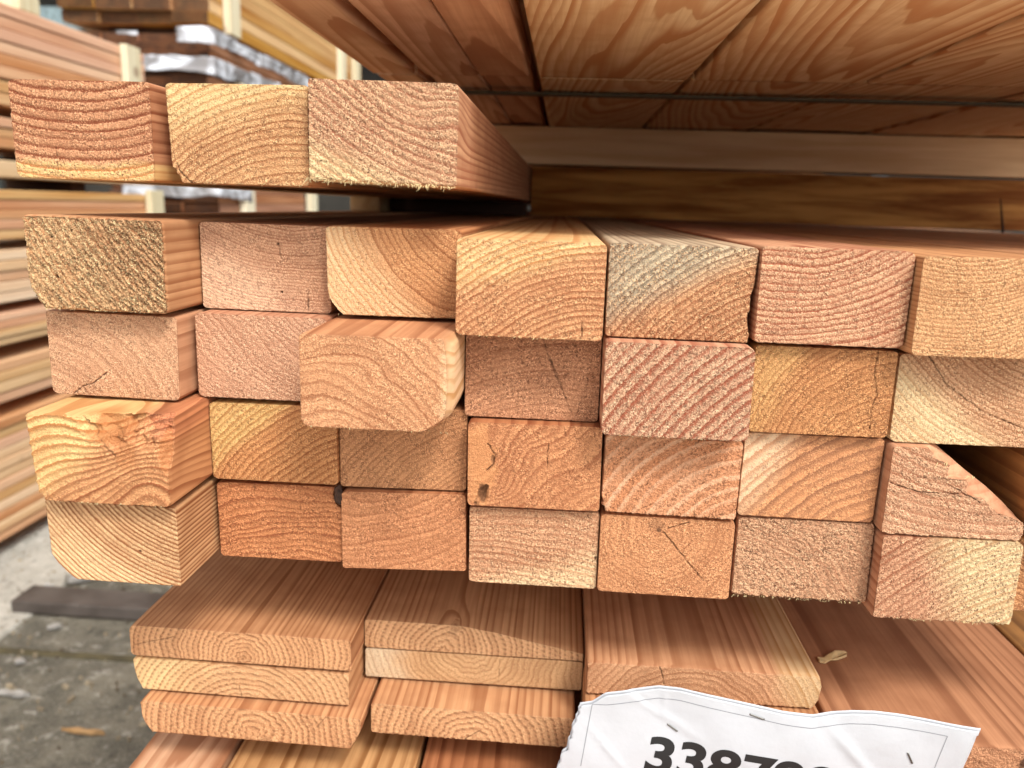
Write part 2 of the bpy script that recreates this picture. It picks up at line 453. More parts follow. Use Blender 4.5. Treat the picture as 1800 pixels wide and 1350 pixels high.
# pale concrete strip beside the left pile, broken edge
bm = bmesh.new(); rnd = random.Random(3)
edge = []
yy = .2
while yy < 9:
    edge.append((-1.115 + .055 * math.sin(yy * 2.1 + .4) + rnd.uniform(-.02, .02) + (.04 if yy > 1.75 else 0) - max(0, 1.45 - yy) * .22, yy)); yy += rnd.uniform(.02, .07)
lo = [bm.verts.new((x, y, GZ + .006)) for x, y in edge]; hi = [bm.verts.new((-6, y, GZ + .006)) for x, y in edge]; dn = [bm.verts.new((x + .004, y, GZ - .003)) for x, y in edge]
for i in range(len(edge) - 1):
    bm.faces.new((lo[i], lo[i + 1], hi[i + 1], hi[i])); bm.faces.new((dn[i], dn[i + 1], lo[i + 1], lo[i]))
tag(obj_bm('concrete_strip', bm, M_strip), kind='structure')
tag(box('bounce_apron', -4, 5, -6, .32, GZ - .01, GZ + .012, ground_mat('pale_bounce_apron', (240, 234, 222), (248, 243, 232), (252, 250, 244)), .004), kind='structure')  # unseen pale slab, added to bounce light up onto the overhead boards
# narrow raised seam in the yard floor
box_ = box('pavement_seam', -1.6, .6, 1.355, 1.372, GZ - .002, GZ + .004, plain('seam_dirt', (92, 84, 58), .9), .001)
tag(box_, kind='structure')

# ------------------------------------------------------------------ sawn stack: timbers
T = {
'0a':(0.3842,-0.2694,0.0522,-0.1995,0.0523,-0.1998,0.0063,-0.2694,0.0064),
'0b':(0.3878,-0.1937,0.0525,-0.1244,0.0529,-0.1246,0.0063,-0.1924,0.0063),
'0c':(0.3800,-0.1218,0.0549,-0.0515,0.0541,-0.0520,0.0079,-0.1223,0.0094),
'1a':(0.3744,-0.2626,-0.0109,-0.1927,-0.0116,-0.1930,-0.0568,-0.2627,-0.0563),
'1b':(0.4122,-0.1919,-0.0126,-0.1224,-0.0130,-0.1222,-0.0587,-0.1922,-0.0582),
'1c':(0.4029,-0.1219,-0.0124,-0.0520,-0.0120,-0.0518,-0.0574,-0.1215,-0.0576),
'1d':(0.3737,-0.0508,-0.0147,0.0194,-0.0151,0.0195,-0.0612,-0.0508,-0.0608),
'1e':(0.3852,0.0209,-0.0150,0.0913,-0.0153,0.0914,-0.0609,0.0210,-0.0604),
'1f':(0.3821,0.0918,-0.0141,0.1617,-0.0145,0.1615,-0.0600,0.0919,-0.0598),
'1g':(0.3754,0.1622,-0.0159,0.2320,-0.0156,0.2323,-0.0615,0.1626,-0.0620),
'2a':(0.3846,-0.2618,-0.0587,-0.1933,-0.0594,-0.1942,-0.1031,-0.2622,-0.1020),
'2b':(0.3985,-0.1906,-0.0589,-0.1208,-0.0591,-0.1208,-0.1038,-0.1909,-0.1037),
'2c':(0.3530,-0.1203,-0.0598,-0.0493,-0.0595,-0.0492,-0.1039,-0.1203,-0.1041),
'2d':(0.3990,-0.0488,-0.0620,0.0207,-0.0621,0.0209,-0.1076,-0.0487,-0.1075),
'2e':(0.3747,0.0212,-0.0610,0.0917,-0.0613,0.0922,-0.1074,0.0214,-0.1073),
'2f':(0.3881,0.0944,-0.0618,0.1624,-0.0621,0.1623,-0.1058,0.0951,-0.1059),
'2g':(0.3912,0.1644,-0.0636,0.2346,-0.0633,0.2347,-0.1082,0.1649,-0.1084),
'3a':(0.3539,-0.2563,-0.1041,-0.1868,-0.1042,-0.1864,-0.1491,-0.2563,-0.1490),
'3b':(0.4000,-0.1863,-0.1069,-0.1169,-0.1061,-0.1166,-0.1499,-0.1859,-0.1498),
'3c':(0.4021,-0.1164,-0.1054,-0.0473,-0.1050,-0.0473,-0.1503,-0.1161,-0.1512),
'3d':(0.3917,-0.0460,-0.1087,0.0232,-0.1080,0.0239,-0.1538,-0.0454,-0.1541),
'3e':(0.3923,0.0248,-0.1112,0.0946,-0.1125,0.0942,-0.1548,0.0244,-0.1538),
'3f':(0.3936,0.0952,-0.1074,0.1641,-0.1076,0.1633,-0.1526,0.0947,-0.1521),
'3g':(0.3859,0.1650,-0.1088,0.2343,-0.1091,0.2340,-0.1553,0.1650,-0.1550),
'4a':(0.3622,-0.2567,-0.1516,-0.1883,-0.1524,-0.1882,-0.1951,-0.2567,-0.1945),
'4b':(0.4032,-0.1859,-0.1526,-0.1161,-0.1520,-0.1157,-0.1963,-0.1854,-0.1967),
'4c':(0.3996,-0.1153,-0.1531,-0.0472,-0.1511,-0.0461,-0.1957,-0.1150,-0.1979),
'4d':(0.3969,-0.0448,-0.1567,0.0245,-0.1562,0.0247,-0.2003,-0.0445,-0.2001),
'4e':(0.3945,0.0250,-0.1559,0.0947,-0.1563,0.0950,-0.2006,0.0252,-0.2000),
'4f':(0.3948,0.0959,-0.1534,0.1655,-0.1530,0.1662,-0.1980,0.0961,-0.1978),
'4g':(0.3856,0.1663,-0.1560,0.2349,-0.1558,0.2355,-0.2008,0.1667,-0.2012),
'3h':(0.3850,0.2362,-0.1100,0.3062,-0.1100,0.3062,-0.1560,0.2362,-0.1560),
'1h':(0.3800,0.2328,-0.0150,0.3026,-0.0150,0.3026,-0.0605,0.2328,-0.0605),
'2h':(0.3900,0.2352,-0.0625,0.3050,-0.0625,0.3050,-0.1080,0.2352,-0.1080),
'4h':(0.4035,0.2375,-0.1566,0.3062,-0.1566,0.3062,-0.2016,0.2375,-0.2016),
}
G = 'sawn timbers of the rectangular stack'
TAN = (222, 166, 122); PNK = (226, 170, 138); ORG = (214, 146, 92); RED = (200, 122, 76)
SPEC = {
'0a': dict(label='red-brown timber end with sagging rings and yellow bottom, leftmost of the top three',
   m=dict(early=(216,152,112), late=(150,74,42), se=(241,204,137), sl_=(193,123,67), width=.3, contrast=1.1),
   pith=(33,150), sp=4.4, relief=-.28, rough=.2, sap=(0,-1,-.17,.05), rc=(2.5,2.2,1,4), cracks=[([(.30,.05),(.30,.32)],.15)], drift=(1,1)),
'0b': dict(label='orange-tan timber end with a chipped lower left corner, middle of the top three',
   m=dict(early=(222,168,116), late=(176,108,62), se=(243,211,152), sl_=(198,138,82), contrast=.75, width=.35),
   pith=(62,-62), sp=3.3, relief=-.16, rough=.17, sap=(-.35,1,.55,.25), left=[(0,4.5),(.06,4.0),(.10,2.2),(.13,2.3),(.16,.6),(.22,.1),(1,0)],
   cracks=[([(.04,.20),(.06,.11),(.10,.06),(.14,0)],.35)]),
'0c': dict(label='pinkish timber end with frayed pale fibres along its bottom edge, rightmost of the top three',
   m=dict(early=(226,178,140), late=(186,112,82), se=(247,223,168), sl_=(212,158,112), contrast=.8, width=.4, fuzz=1.15),
   pith=(98,150), sp=3.8, relief=-.25, rough=.26, coarse=.1, sap=(-.55,-1,-.36,.2), jagb=1.0, rc=(1,2.8,1.5,1.5), knots=[(70,30,9,6,0)], drift=(6,3)),
'1a': dict(label='very rough torn timber end with dark pits, leftmost of the upper full row',
   m=dict(early=(212,164,118), late=(170,106,62), se=(229,186,136), sl_=(194,128,82), contrast=.6, fuzz=1.2, pale=True),
   pith=(150,120), sp=3.8, relief=-.25, rough=.4, coarse=.95, sap=(-1,-.6,-.75,.4), left=[(0,7),(.09,4),(.18,2),(.3,.5),(1,0)], jag=1.2,
   holes=[(.22,.36,.9),(.2,.78,.7),(.35,.85,.6),(.3,.2,.6),(.52,.5,.5)]),
'1b': dict(label='finely ringed pink timber end with two nail holes, second in the upper full row',
   m=dict(early=(214,164,132), late=(168,108,78), se=(239,205,168), sl_=(198,138,112), contrast=.7, width=.4, fuzz=.8),
   pith=(52,135), sp=1.65, relief=-.08, rough=.1, sap=(-1,-.9,-.75,.4), holes=[(.6,.78,.5),(.62,.23,.45)], cracks=[([(.61,.8),(.62,.6)],.1),([(.82,.05),(.82,.22)],.3)]),
'1c': dict(label='smooth timber end with cream left half and chamfered corner, third in the upper full row',
   m=dict(early=(222,158,104), late=(176,104,58), se=(245,209,160), sl_=(210,152,102), contrast=.8, width=.35, fuzz=.8),
   pith=(84,66), sp=3.1, relief=.08, rough=.1, sap=(-1,-.5,-.68,.2), left=[(0,8),(.05,5.5),(.1,3.6),(.18,1.2),(.28,.2),(1,0)], cracks=[], jag=.5, stains=[(.97,.82,1.0,3,.5)]),
'1d': dict(label='timber end with arching rings, yellow above, orange below, middle of the upper full row',
   m=dict(early=(220,156,108), late=(182,106,62), se=(243,205,146), sl_=(198,132,74), contrast=.85, width=.4),
   pith=(74,-62), sp=3.0, relief=.24, rough=.18, sap=(-.5,1,.45,.12), cracks=[([(.86,.05),(.85,.2)],.35)], rc=(2.6,3,2.6,3)),
'1e': dict(label='timber end stained grey-green over its upper left half with a splintered right edge',
   m=dict(early=(224,164,118), late=(180,104,62), se=(235,207,168), sl_=(158,120,90), contrast=.85, width=.45, fuzz=1.2, grey=(196,186,160)),
   pith=(98,-58), sp=3.1, relief=.26, rough=.3, sap=(-.7,1,.25,.2), grey=(-1,1,.12,.25), cracks=[],
   right=[(0,1.5),(.1,1.2),(.22,2.6),(.3,2.9),(.36,1.8),(.5,2.2),(.6,.9),(.75,.6),(1,0)], bright=[(0,0),(1,0)], jag=.5),
'1f': dict(label='pink timber end with reddish rings, right of the grey-green stained one',
   m=dict(early=(224,170,134), late=(186,100,70), contrast=.95, width=.4), pith=(12,120), sp=3.0, relief=-.18, rough=.2,
   rc=(2,3.6,3,2), cracks=[]),
'1g': dict(label='orange-tan timber end with a knot low on its right, last in the upper full row',
   m=dict(early=(226,170,118), late=(186,118,68), contrast=.7, width=.4), pith=(20,120), sp=2.1, relief=-.12, rough=.16,
   knots=[(66,6,15,9,.14)]),
'2a': dict(label='pinkish timber end with a forked crack, directly under the rough torn one',
   m=dict(early=(224,172,136), late=(184,124,88), contrast=.5, width=.35, fuzz=.9), pith=(-8,-26), sp=4.6, relief=.04, rough=.14,
   rc=(1,2,3,3.5), cracks=[([(.17,.02),(.24,.11),(.33,.16),(.44,.3)],.25),([(.24,.11),(.28,.02)],.12)]),
'2b': dict(label='pale pink timber end with faint rings, second in the row under the upper full row',
   m=dict(early=(222,168,138), late=(190,126,94), contrast=.6, width=.35, fuzz=.9), saw=.09, pith=(120,130), sp=3.2, relief=-.07, rough=.17, warp=3, rc=(2.5,2,2,3.5)),
'2c': dict(label='smooth orange-tan timber end sticking out furthest, with a chamfered lower right corner',
   m=dict(early=(218,156,112), late=(172,104,64), se=(243,205,162), contrast=.75, width=.25, fuzz=.8), pith=(14,-26), sp=4.6, relief=.06, rough=.1, warp=7, wob=1.5,
   right=[(0,13),(.06,9),(.14,4.2),(.2,2.6),(.5,2.0),(.8,2.6),(1,4)], bright=[(0,9),(.06,5.5),(.14,1.6),(.25,0),(.9,0),(1,2)], sap=(1,0,.96,.05), rc=(2,2,2,5)),
'2d': dict(label='brownish pink timber end crossed by one dark resin streak, under the arching ringed one',
   m=dict(early=(206,146,110), late=(164,96,64), contrast=.5, width=.4, fuzz=1.1), pith=(60,-150), sp=3.0, relief=.05, rough=.17, warp=3,
   cracks=[([(.62,.72),(.68,.52),(.71,.42)],1.6),([(.58,.88),(.62,.72)],.15),([(.71,.42),(.8,.1)],.12)]),
'2e': dict(label='pale pink timber end with bold red bands slanting up to the right',
   m=dict(early=(232,184,152), late=(192,104,76), contrast=1.15, width=.5, fuzz=1.1), pith=(170,-104), sp=4.6, relief=-.2, rough=.36, coarse=.1, rc=(2.5,3.5,3,2.5)),
'2f': dict(label='orange timber end with yellowish left side and a long vertical crack near its right edge',
   m=dict(early=(212,144,88), late=(168,100,52), se=(229,182,120), sl_=(178,122,68), contrast=.75, width=.4, fuzz=1.1), pith=(76,-22), sp=2.9, relief=.18, rough=.24,
   sap=(-1,.25,-.08,.14), cracks=[([(.86,.98),(.85,.75),(.89,.5),(.86,.3),(.87,.1)],.3)]),
'2g': dict(label='timber end at right edge with cream lower left and one bold curved ring',
   m=dict(early=(226,172,132), late=(180,116,72), se=(243,217,168), sl_=(198,148,98), contrast=.75, width=.35), pith=(82,100), sp=2.7, relief=-.1, rough=.18,
   sap=(-1,-.8,-.72,.2), rc=(2,2,2,3.5), cracks=[([(.19,1),(.34,.68),(.62,.38),(1,.16)],.0)]),
'3a': dict(label='knotty timber end with a hollow torn at its upper right, yellow ridges at left',
   m=dict(early=(218,156,104), late=(160,88,46), se=(243,207,142), sl_=(184,122,68), contrast=.9, width=.5, fuzz=.6, tint=(178,108,60), grey=(224,124,88)), pith=(58,-58), sp=4.4, relief=.45, rough=.2,
   sap=(-1,.75,-.02,.16), knots=[(42,34,8,0,.10),(44,38,17,16,0),(58,14,14,-16,0)], jag=.8, rc=(1.5,1.5,3,1),
   left=[(0,6),(.05,4.8),(.1,3),(.3,1.8),(1,0)], dents=[(.60,1.0,15,16,9.0),(.84,1.08,14,19,11.0),(1.04,.80,9,22,8.0)],
   cracks=[([(.40,.99),(.50,.76),(.58,.62),(.63,.56)],.35)],
   tints=[(.58,.84,11,9,.7),(.70,.6,6,9,.35),(.97,.6,3,12,.5)], grey=(1,.9,1.66,.07)),
'3b': dict(label='ridged timber end, yellow at left and orange at right, beside the knotty one',
   m=dict(early=(216,146,88), late=(172,98,48), se=(239,201,132), sl_=(182,126,68), contrast=.85, width=.45), pith=(100,-62), sp=3.3, relief=.26, rough=.2,
   sap=(-1,.75,.12,.12)),
'3c': dict(label='dull brown-orange timber end tucked under the furthest protruding one',
   m=dict(early=(198,138,92), late=(150,90,52), contrast=.6, width=.4, fuzz=.9), saw=.09, pith=(130,-110), sp=3.0, relief=.03, rough=.16, warp=2),
'3d': dict(label='orange-brown timber end with swirling grain and a dark bark pocket at its lower left',
   m=dict(early=(208,138,92), late=(160,84,48), contrast=.6, width=.45, fuzz=.9, tint=(226,160,104)), pith=(90,-60), sp=4.5, relief=.08, rough=.2, warp=9,
   knots=[(12,26,12,12,0),(14,8,9,8,0)], dents=[(.12,.13,3.2,6,2.5),(.19,.58,1.4,3.5,.8)], tints=[(.10,.5,9,26,.45)], stains=[(.115,.15,2.6,6.0,.72),(.19,.57,1.2,2.6,.55)],
   cracks=[([(.07,.03),(.10,.12),(.145,.24)],4.6),([(.15,.75),(.21,.62),(.19,.5),(.15,.44)],.7),([(.6,.78),(.6,.5)],.15),([(.72,.98),(.72,.88)],.2)]),
'3e': dict(label='reddish timber end with wide spaced pale curved rings, under the boldly banded pink one',
   m=dict(early=(204,126,82), late=(236,184,144), contrast=.95, width=.3, fuzz=1.1), pith=(84,-34), sp=7.0, relief=.16, rough=.34, coarse=.15,
   jag=.7, left=[(0,2.5),(.05,2.5),(.09,0),(.12,1.2),(.2,0),(1,0)], cracks=[]),
'3f': dict(label='timber end banded orange and grey-brown in slanting arcs with a cream left edge',
   m=dict(early=(218,146,96), late=(166,112,80), se=(241,207,168), sl_=(198,146,108), contrast=.85, width=.5, fuzz=.7), pith=(104,-72), sp=5.2, relief=.10, rough=.14,
   sap=(-1,.35,-.03,.14), cracks=[]),
'3g': dict(label='broken pink timber end with its upper right corner split away in steps',
   m=dict(early=(230,176,142), late=(186,116,80), contrast=.7, width=.35, side_contrast=.25), pith=(50,150), sp=4.6, relief=-.16, rough=.26, jag=.6,
   right=[(0,2),(.08,0),(.2,.8),(.22,1.6),(.28,9),(.30,13.5),(.40,19),(.46,21),(.49,29),(.54,31),(.62,30.5),(.66,31),(.675,40.5),(.75,41),(.83,40.5),(.85,43.5),(.9,49),(.94,49),(1,52)],
   bright=[(0,2),(.08,0),(.24,.4),(.34,5),(.5,14),(.7,27),(.9,39),(1,45)], cracks=[([(.02,.58),(.22,.5),(.5,.5)],.12),([(.42,.6),(.66,.42)],.2)], drift=(0,0)),
'4a': dict(label='crisply ringed cream timber end with a cut lower left corner, leftmost of bottom row',
   m=dict(early=(228,184,134), late=(150,92,50), se=(243,205,154), sl_=(162,100,60), contrast=1.15, width=.5, fuzz=.5, side_contrast=1.3), pith=(92,98), sp=2.25, relief=.16, rough=.08, wob=.5,
   sap=(-.7,-1,-.75,.4), left=[(0,13.5),(.03,11),(.09,8),(.2,4),(.32,.8),(1,0)], boto=[(0,.0),(1,0)], rc=(1.5,1.2,1,1), holes=[(.70,.42,.5)], jag=.35, drift=(.5,.5)),
'4b': dict(label='orange-red timber end with wavy level rings, second in the bottom row',
   m=dict(early=(206,128,78), late=(160,82,44), contrast=.8, width=.45), pith=(44,-110), sp=3.6, relief=.14, rough=.2, warp=5, wob=1.8,
   cracks=[([(.3,1),(.31,.9)],.2)], right=[(0,0),(.72,0),(.78,3.2),(.9,4.4),(1,3.2)], bright=[(0,0),(1,0)]),
'4c': dict(label='plain brown-orange timber end, third in the bottom row, right of the resin blob',
   m=dict(early=(204,134,90), late=(166,96,58), contrast=.55, width=.4, fuzz=.9), pith=(10,110), sp=3.4, relief=.04, rough=.15, warp=3, rc=(3,2,1.5,1)),
'4d': dict(label='pink timber end with cream lower right and slanting rings, middle of the bottom row',
   m=dict(early=(226,168,130), late=(188,116,78), se=(245,215,168), sl_=(212,156,112), contrast=.75, width=.4, fuzz=1.2), pith=(20,-140), sp=3.6, relief=.14, rough=.28,
   sap=(.6,-1,.12,.2), warp=2, stains=[(.985,.42,.8,1,.9)]),
'4e': dict(label='orange timber end with its pith near the top and a crack running down right',
   m=dict(early=(212,144,98), late=(176,104,62), contrast=.5, width=.35, fuzz=1.0), pith=(30,37), sp=3.4, relief=.04, rough=.18, warp=2,
   cracks=[([(.47,.82),(.62,.55),(.80,.22)],.3),([(.5,.86),(.66,.96)],.3)], stains=[(.44,.84,1.5,1.5,.75),(.42,.90,5,3,.3)]),
'4f': dict(label='mottled pinkish timber end with a ragged bottom edge, right of the pithy one',
   m=dict(early=(226,172,136), late=(188,122,86), contrast=.5, width=.4, fuzz=1.3), pith=(-30,-60), sp=4.0, relief=.08, rough=.38, coarse=.1, warp=5, jagb=1.3, jag=.7,
   cracks=[]),
'4g': dict(label='timber end, pink left and cream right, last full one of the bottom row',
   m=dict(early=(224,164,130), late=(182,108,74), se=(243,219,168), sl_=(204,156,106), contrast=.85, width=.45, fuzz=1.3), pith=(130,-120), sp=3.4, relief=.2, rough=.3,
   sap=(1,.15,.55,.2), jagb=.9, rc=(2,3,2,1)),
'3h': dict(label='olive-brown timber side seen through the gap above the broken one',
   m=dict(early=(176,122,60), late=(120,76,34), contrast=.8, side_contrast=.8), pith=(-60,60), sp=4.0),
'1h': dict(label='timber in the upper full row just past the right edge of the view', m=dict(early=(222,168,122), late=(170,108,66)), pith=(40,110), sp=3.4),
'2h': dict(label='timber under the upper full row just past the right edge of the view', m=dict(early=(218,160,116), late=(170,104,62)), pith=(40,-80), sp=3.4),
'4h': dict(label='sliver of orange timber end at the right edge of the bottom row',
   m=dict(early=(214,150,98), late=(160,92,50), contrast=.8), pith=(50,120), sp=3.2),
}
for i, (k, s) in enumerate(SPEC.items()):
    s = dict(s); lb = s.pop('label'); mm = s.pop('m')
    t = T[k]
    m = wood('end_grain_' + str(i), unify=.32, **mm)
    if k[1] == 'h': s['cell'] = .8
    o = timber('timber', t[0], [(t[1], t[2]), (t[3], t[4]), (t[5], t[6]), (t[7], t[8])], m, seed=100 + i * 37, **s)
    tag(o, lb, 'timber', G)

ords = ['first', 'second', 'third', 'fourth', 'fifth', 'sixth', 'seventh', 'eighth', 'ninth', 'tenth', 'eleventh', 'twelfth', 'thirteenth', 'fourteenth', 'fifteenth', 'sixteenth', 'seventeenth', 'eighteenth']
for q in range(5):
    x0 = .3032 + q * .0705
    m = wood('end_grain_far', early=(218, 164, 120), late=(166, 104, 64))
    o = timber('timber', .39 + .012 * (q * 3 % 4), rect(x0, x0 + .070, -.0605, -.0150), m, pith=(30, 100 - 40 * q), sp=3.2, seed=900 + q, cell=1.2)
    tag(o, '%s timber beyond the right edge of the view, only its far top showing' % ords[q], 'timber', G)

# frayed fibres on the pink top timber: a part of it
def fibres(parent, pts, mat, seed=1, name='frayed_fibres'):
    rnd = random.Random(seed); bm = bmesh.new()
    for (x, y, z, n, ln) in pts:
        for _ in range(n):
            p = Vector((x + rnd.gauss(0, .0015), y + rnd.uniform(-.0006, .0006), z + rnd.uniform(-.0004, .0004)))
            d = Vector((rnd.uniform(-.6, .6), -rnd.uniform(.1, .8), -rnd.uniform(.3, 1.2))).normalized()
            L = ln * rnd.uniform(.4, 1.2); w = rnd.uniform(.00010, .00026); prev = None
            side = Vector((d.z, 0, -d.x)).normalized()
            for j in range(6):
                tt = j / 5; ww = w * (1 - tt * .8)
                a = bm.verts.new(p + side * ww); b = bm.verts.new(p - side * ww); c = bm.verts.new(p + Vector((0, -ww, 0)))
                if prev:
                    for q in range(3): bm.faces.new((prev[q], prev[(q + 1) % 3], (a, c, b)[(q + 1) % 3], (a, c, b)[q]))
                prev = (a, c, b)
                p = p + d * L / 5; d = (d + Vector((rnd.uniform(-.5, .5), rnd.uniform(-.3, .3), rnd.uniform(-.2, .5)))).normalized()
    return obj_bm(name, bm, mat, parent)
M_fibre = plain('pale_fibre', (242, 218, 160), .7)
tims = {k: o for k, o in zip(SPEC, [o for o in col.objects if o.name.startswith('timber')])}
rr_ = random.Random(5)
fibres(tims['0c'], [(-.1223 + .070 * q / 46, .3800, .0094 - .0015 * q / 46 + rr_.uniform(0, .0006), 3, .0022) for q in range(46)] + [(-.122, .380, .0105, 5, .006), (-.114, .380, .0095, 4, .004), (-.067, .380, .0085, 4, .004)], M_fibre, 3)
fibres(tims['4f'], [(.097 + .068 * q / 25, .3948, -.1975, 2, .0014) for q in range(25)], M_fibre, 4)
fibres(tims['3g'], [(.190, .386, -.1160, 5, .003), (.204, .386, -.1225, 6, .003)], M_fibre, 6)

for k_, n_f, sd_ in (('1a', 3, 11), ('1d', 2, 12), ('2e', 2, 13), ('4g', 3, 14), ('2c', 1, 15), ('3a', 2, 16), ('1c', 1, 17), ('0b', 2, 18)):
    tt = T[k_]; rf = random.Random(sd_)
    fibres(tims[k_], [(tt[7] + .004 + (tt[5] - tt[7] - .007) * rf.random(), tt[0], tt[8] + (tt[6] - tt[8]) * .5 + .0006, n_f, .0011) for q in range(16)], M_fibre, sd_)

# resin blob between three timbers
bm = bmesh.new(); bmesh.ops.create_icosphere(bm, subdivisions=4, radius=1)
for v in bm.verts:
    n = .75 + .5 * float(vn(v.co.x * 2 + 5, v.co.z * 2 + v.co.y, 9))
    v.co = Vector((-.1167 + v.co.x * .0024 * n - .0006 * v.co.z, .4015 + v.co.y * .003 * n, -.1563 + v.co.z * .0058 * n))
M_resin = plain('dark_resin', (70, 44, 28), .95, scale=400)
tag(obj_bm('resin_blob', bm, M_resin, smooth=True), 'dark resin blob stuck between two timber ends left of the plain brown-orange one', 'resin blob')

# ------------------------------------------------------------------ flat boards under the timbers
BL_ = [.0004, .0012, .003, .006, .01] + [.015 + .008 * i for i in range(24)] + [.25, .32, .4, .55, .8, 1.2, 2.0, 2.8]
bvar = [((230,178,130),(176,112,68)), ((222,166,114),(168,104,60)), ((226,172,124),(176,110,68)), ((224,168,124),(170,104,64)), ((222,166,118),(164,100,58)), ((226,174,126),(180,118,72)), ((222,166,118),(164,98,58))]
GB = 'flat boards stacked beneath the timbers'
def board(x0, x1, z0, z1, Y, lb, mm, slope=0.0, grp=GB, **kw):
    if mm.get('early') == bpk['early']:
        e_, l_ = bvar[(kw.get('seed', 0)) % 7]; mm = dict(mm, early=e_, late=l_)
    m = wood('board_grain', **mm)
    C = [(x0, z1), (x1, z1 + slope), (x1, z0 + slope), (x0, z0)]
    kw.setdefault('cell', .5); kw.setdefault('loops', BL_); kw.setdefault('rc', (1.5, 1.5, 1.5, 1.5)); kw.setdefault('jag', .25)
    o = timber('board', Y, C, m, **kw)
    return tag(o, lb, 'board', grp)
bpk = dict(early=(226,170,126), late=(180,112,70), contrast=.6, width=.4, fuzz=.5, side_contrast=.75)
board(-.2527, -.1165, -.2738, -.2535, .42, 'top board of the left pile of flat boards, pinkish with a sanded left edge', bpk, slope=-.001, pith=(70,4), sp=3.2, seed=501, dash=.14, warp=3, rough=.08, cracks=[([(.02,.35),(.12,.55),(.2,.7)],.2)], rc=(3.5,1.5,1.5,2.5))
board(-.2518, -.1181, -.2962, -.2752, .42, 'middle board of the left pile of flat boards, with bold arched rings and yellow ends',
      dict(bpk, se=(241,203,146), sl_=(184,122,72)), slope=-.002, pith=(68,-22), sp=3.6, seed=502, dash=.2, relief=.1, rough=.07, sap=(-1,.1,-.22,.15), rc=(2,1.5,1.5,1.5), left=[(0,5),(.3,2),(.6,.5),(1,0)], cracks=[([(.49,.35),(.5,.02)],.15)])
board(-.2440, -.1085, -.3190, -.2982, .411, 'pink bottom board of the left flat board pile, pith near its lower edge', bpk, slope=-.002, pith=(70,4), sp=3.8, seed=503, dash=.16, rough=.07, warp=2,
      rc=(1.5,2,1,1), left=[(0,6),(.25,2.5),(.5,.5),(1,0)], right=[(0,7),(.3,3.4),(.6,.5),(1,0)], cracks=[([(.84,.95),(.80,.6)],.3)], knots=[(77,0,7,4,.3)])
board(-.1160, .0228, -.2765, -.2570, .450, 'top board of the middle flat board pile, tapering to a thin wedge at right',
      dict(bpk, se=(239,201,158)), pith=(50,0), sp=3.6, seed=504, dash=.14, rough=.07, topo=[(0,0),(.44,.4),(.6,3.5),(.8,9),(1,14)], knots=[(58,17,6,-6,.25)])
board(-.1158, .0228, -.2972, -.2772, .450, 'grey-cream board in the middle of the middle pile of flat boards', dict(early=(218,172,124), late=(180,124,80), se=(225,203,168), sl_=(188,152,122), contrast=.6, width=.4, fuzz=.5), pith=(68,30), sp=3.6, seed=505, rough=.06, sap=(-1,0,-.16,.1), warp=4, cracks=[([(.62,.9),(.62,.1)],.12)])
board(-.1062, .0185, -.3195, -.2990, .425, 'bottom board of the middle pile of flat boards, sticking out with notched rings', bpk, slope=-.001, pith=(62,-4), sp=4.2, seed=506, dash=.2, relief=.14, rough=.06, jagb=.9, cracks=[([(.47,.05),(.54,.35)],.3)])
board(.0238, .1590, -.2792, -.2580, .420, 'board above the paper label, with a fuzzy torn right end', dict(bpk, se=(235,199,152)), pith=(60,-28), sp=3.6, seed=507, relief=.10, rough=.12, sap=(1,0,.84,.07), jag=1.0, right=[(0,4),(.25,1),(.7,0),(.9,1),(1,3)],
      cracks=[([(.31,1),(.35,.05)],.3)])
board(.0232, .1590, -.3010, -.2803, .400, 'board mostly hidden behind the paper label, only its left corner showing', bpk, pith=(60,40), sp=3.6, seed=508, jag=.5)
board(.1620, .3165, -.3040, -.2806, .398, 'wide brown board at lower right with a wood chip lying on it', dict(early=(204,146,106), late=(160,100,66), contrast=.6, side_contrast=.7, width=.3), pith=(50,-75), sp=4.5, seed=509, jag=1.3, rough=.25, coarse=.25, drift=(3,2), warp=2,
      stains=[(.66,.55,3.5,5,.8)])
board(.3185, .4560, -.3040, -.2806, .398, 'olive-brown board at the far lower right corner beyond the wide brown one', dict(early=(176,124,70), late=(120,78,40), contrast=.6), pith=(50,-75), sp=5.0, seed=510, cell=1.2)
board(.0232, .1590, -.3232, -.3025, .41, 'lowest board hidden behind the paper label', bpk, pith=(60,40), sp=3.6, seed=511, cell=1.0)
board(.1620, .3165, -.3270, -.3055, .408, 'second board beneath the wide brown one', bpk, pith=(60,40), sp=3.6, seed=512, cell=1.0)
# lower layer, running out towards the viewer
GL = 'lowest boards lying below the flat board piles'
lowm = [((232,182,142),(188,124,84)), ((224,172,116),(170,112,62)), ((206,136,90),(160,92,54)), ((196,122,76),(150,82,46)), ((200,130,84),(150,84,48))]
xs = [(-.2552,-.1990),(-.1955,-.0790),(-.0760,.0560),(.0590,.1910),(.1940,.3160)]
lls = ['pale pink board with an exposed left edge at the very bottom left', 'yellowish board with curved grain at the bottom, right of the pale pink edge board',
       'red-brown board at the bottom edge left of the paper label', 'bottom board directly below the paper label', 'bottom board at the lower right corner under the label']
for i, ((x0, x1), (e, l)) in enumerate(zip(xs, lowm)):
    board(x0, x1, -.3660, -.3445, .33, lls[i], dict(early=e, late=l, contrast=.7, side_contrast=.95, width=.45), grp=GL, pith=((x1 - x0) * 500, -14 - 6 * i), sp=5.5, seed=600 + i, cell=1.0, warp=5,
          drift=(6, 14), loops=[.0005, .002] + [.006 + .006 * q for q in range(40)] + [.3, .4, .6, 1.0, 2.0, 2.8], rc=(3, 1.5, 1.5, 1.5))
M_bear = far_wood('bearer_wood', (190, 140, 96), (150, 98, 58), 'X', 60)
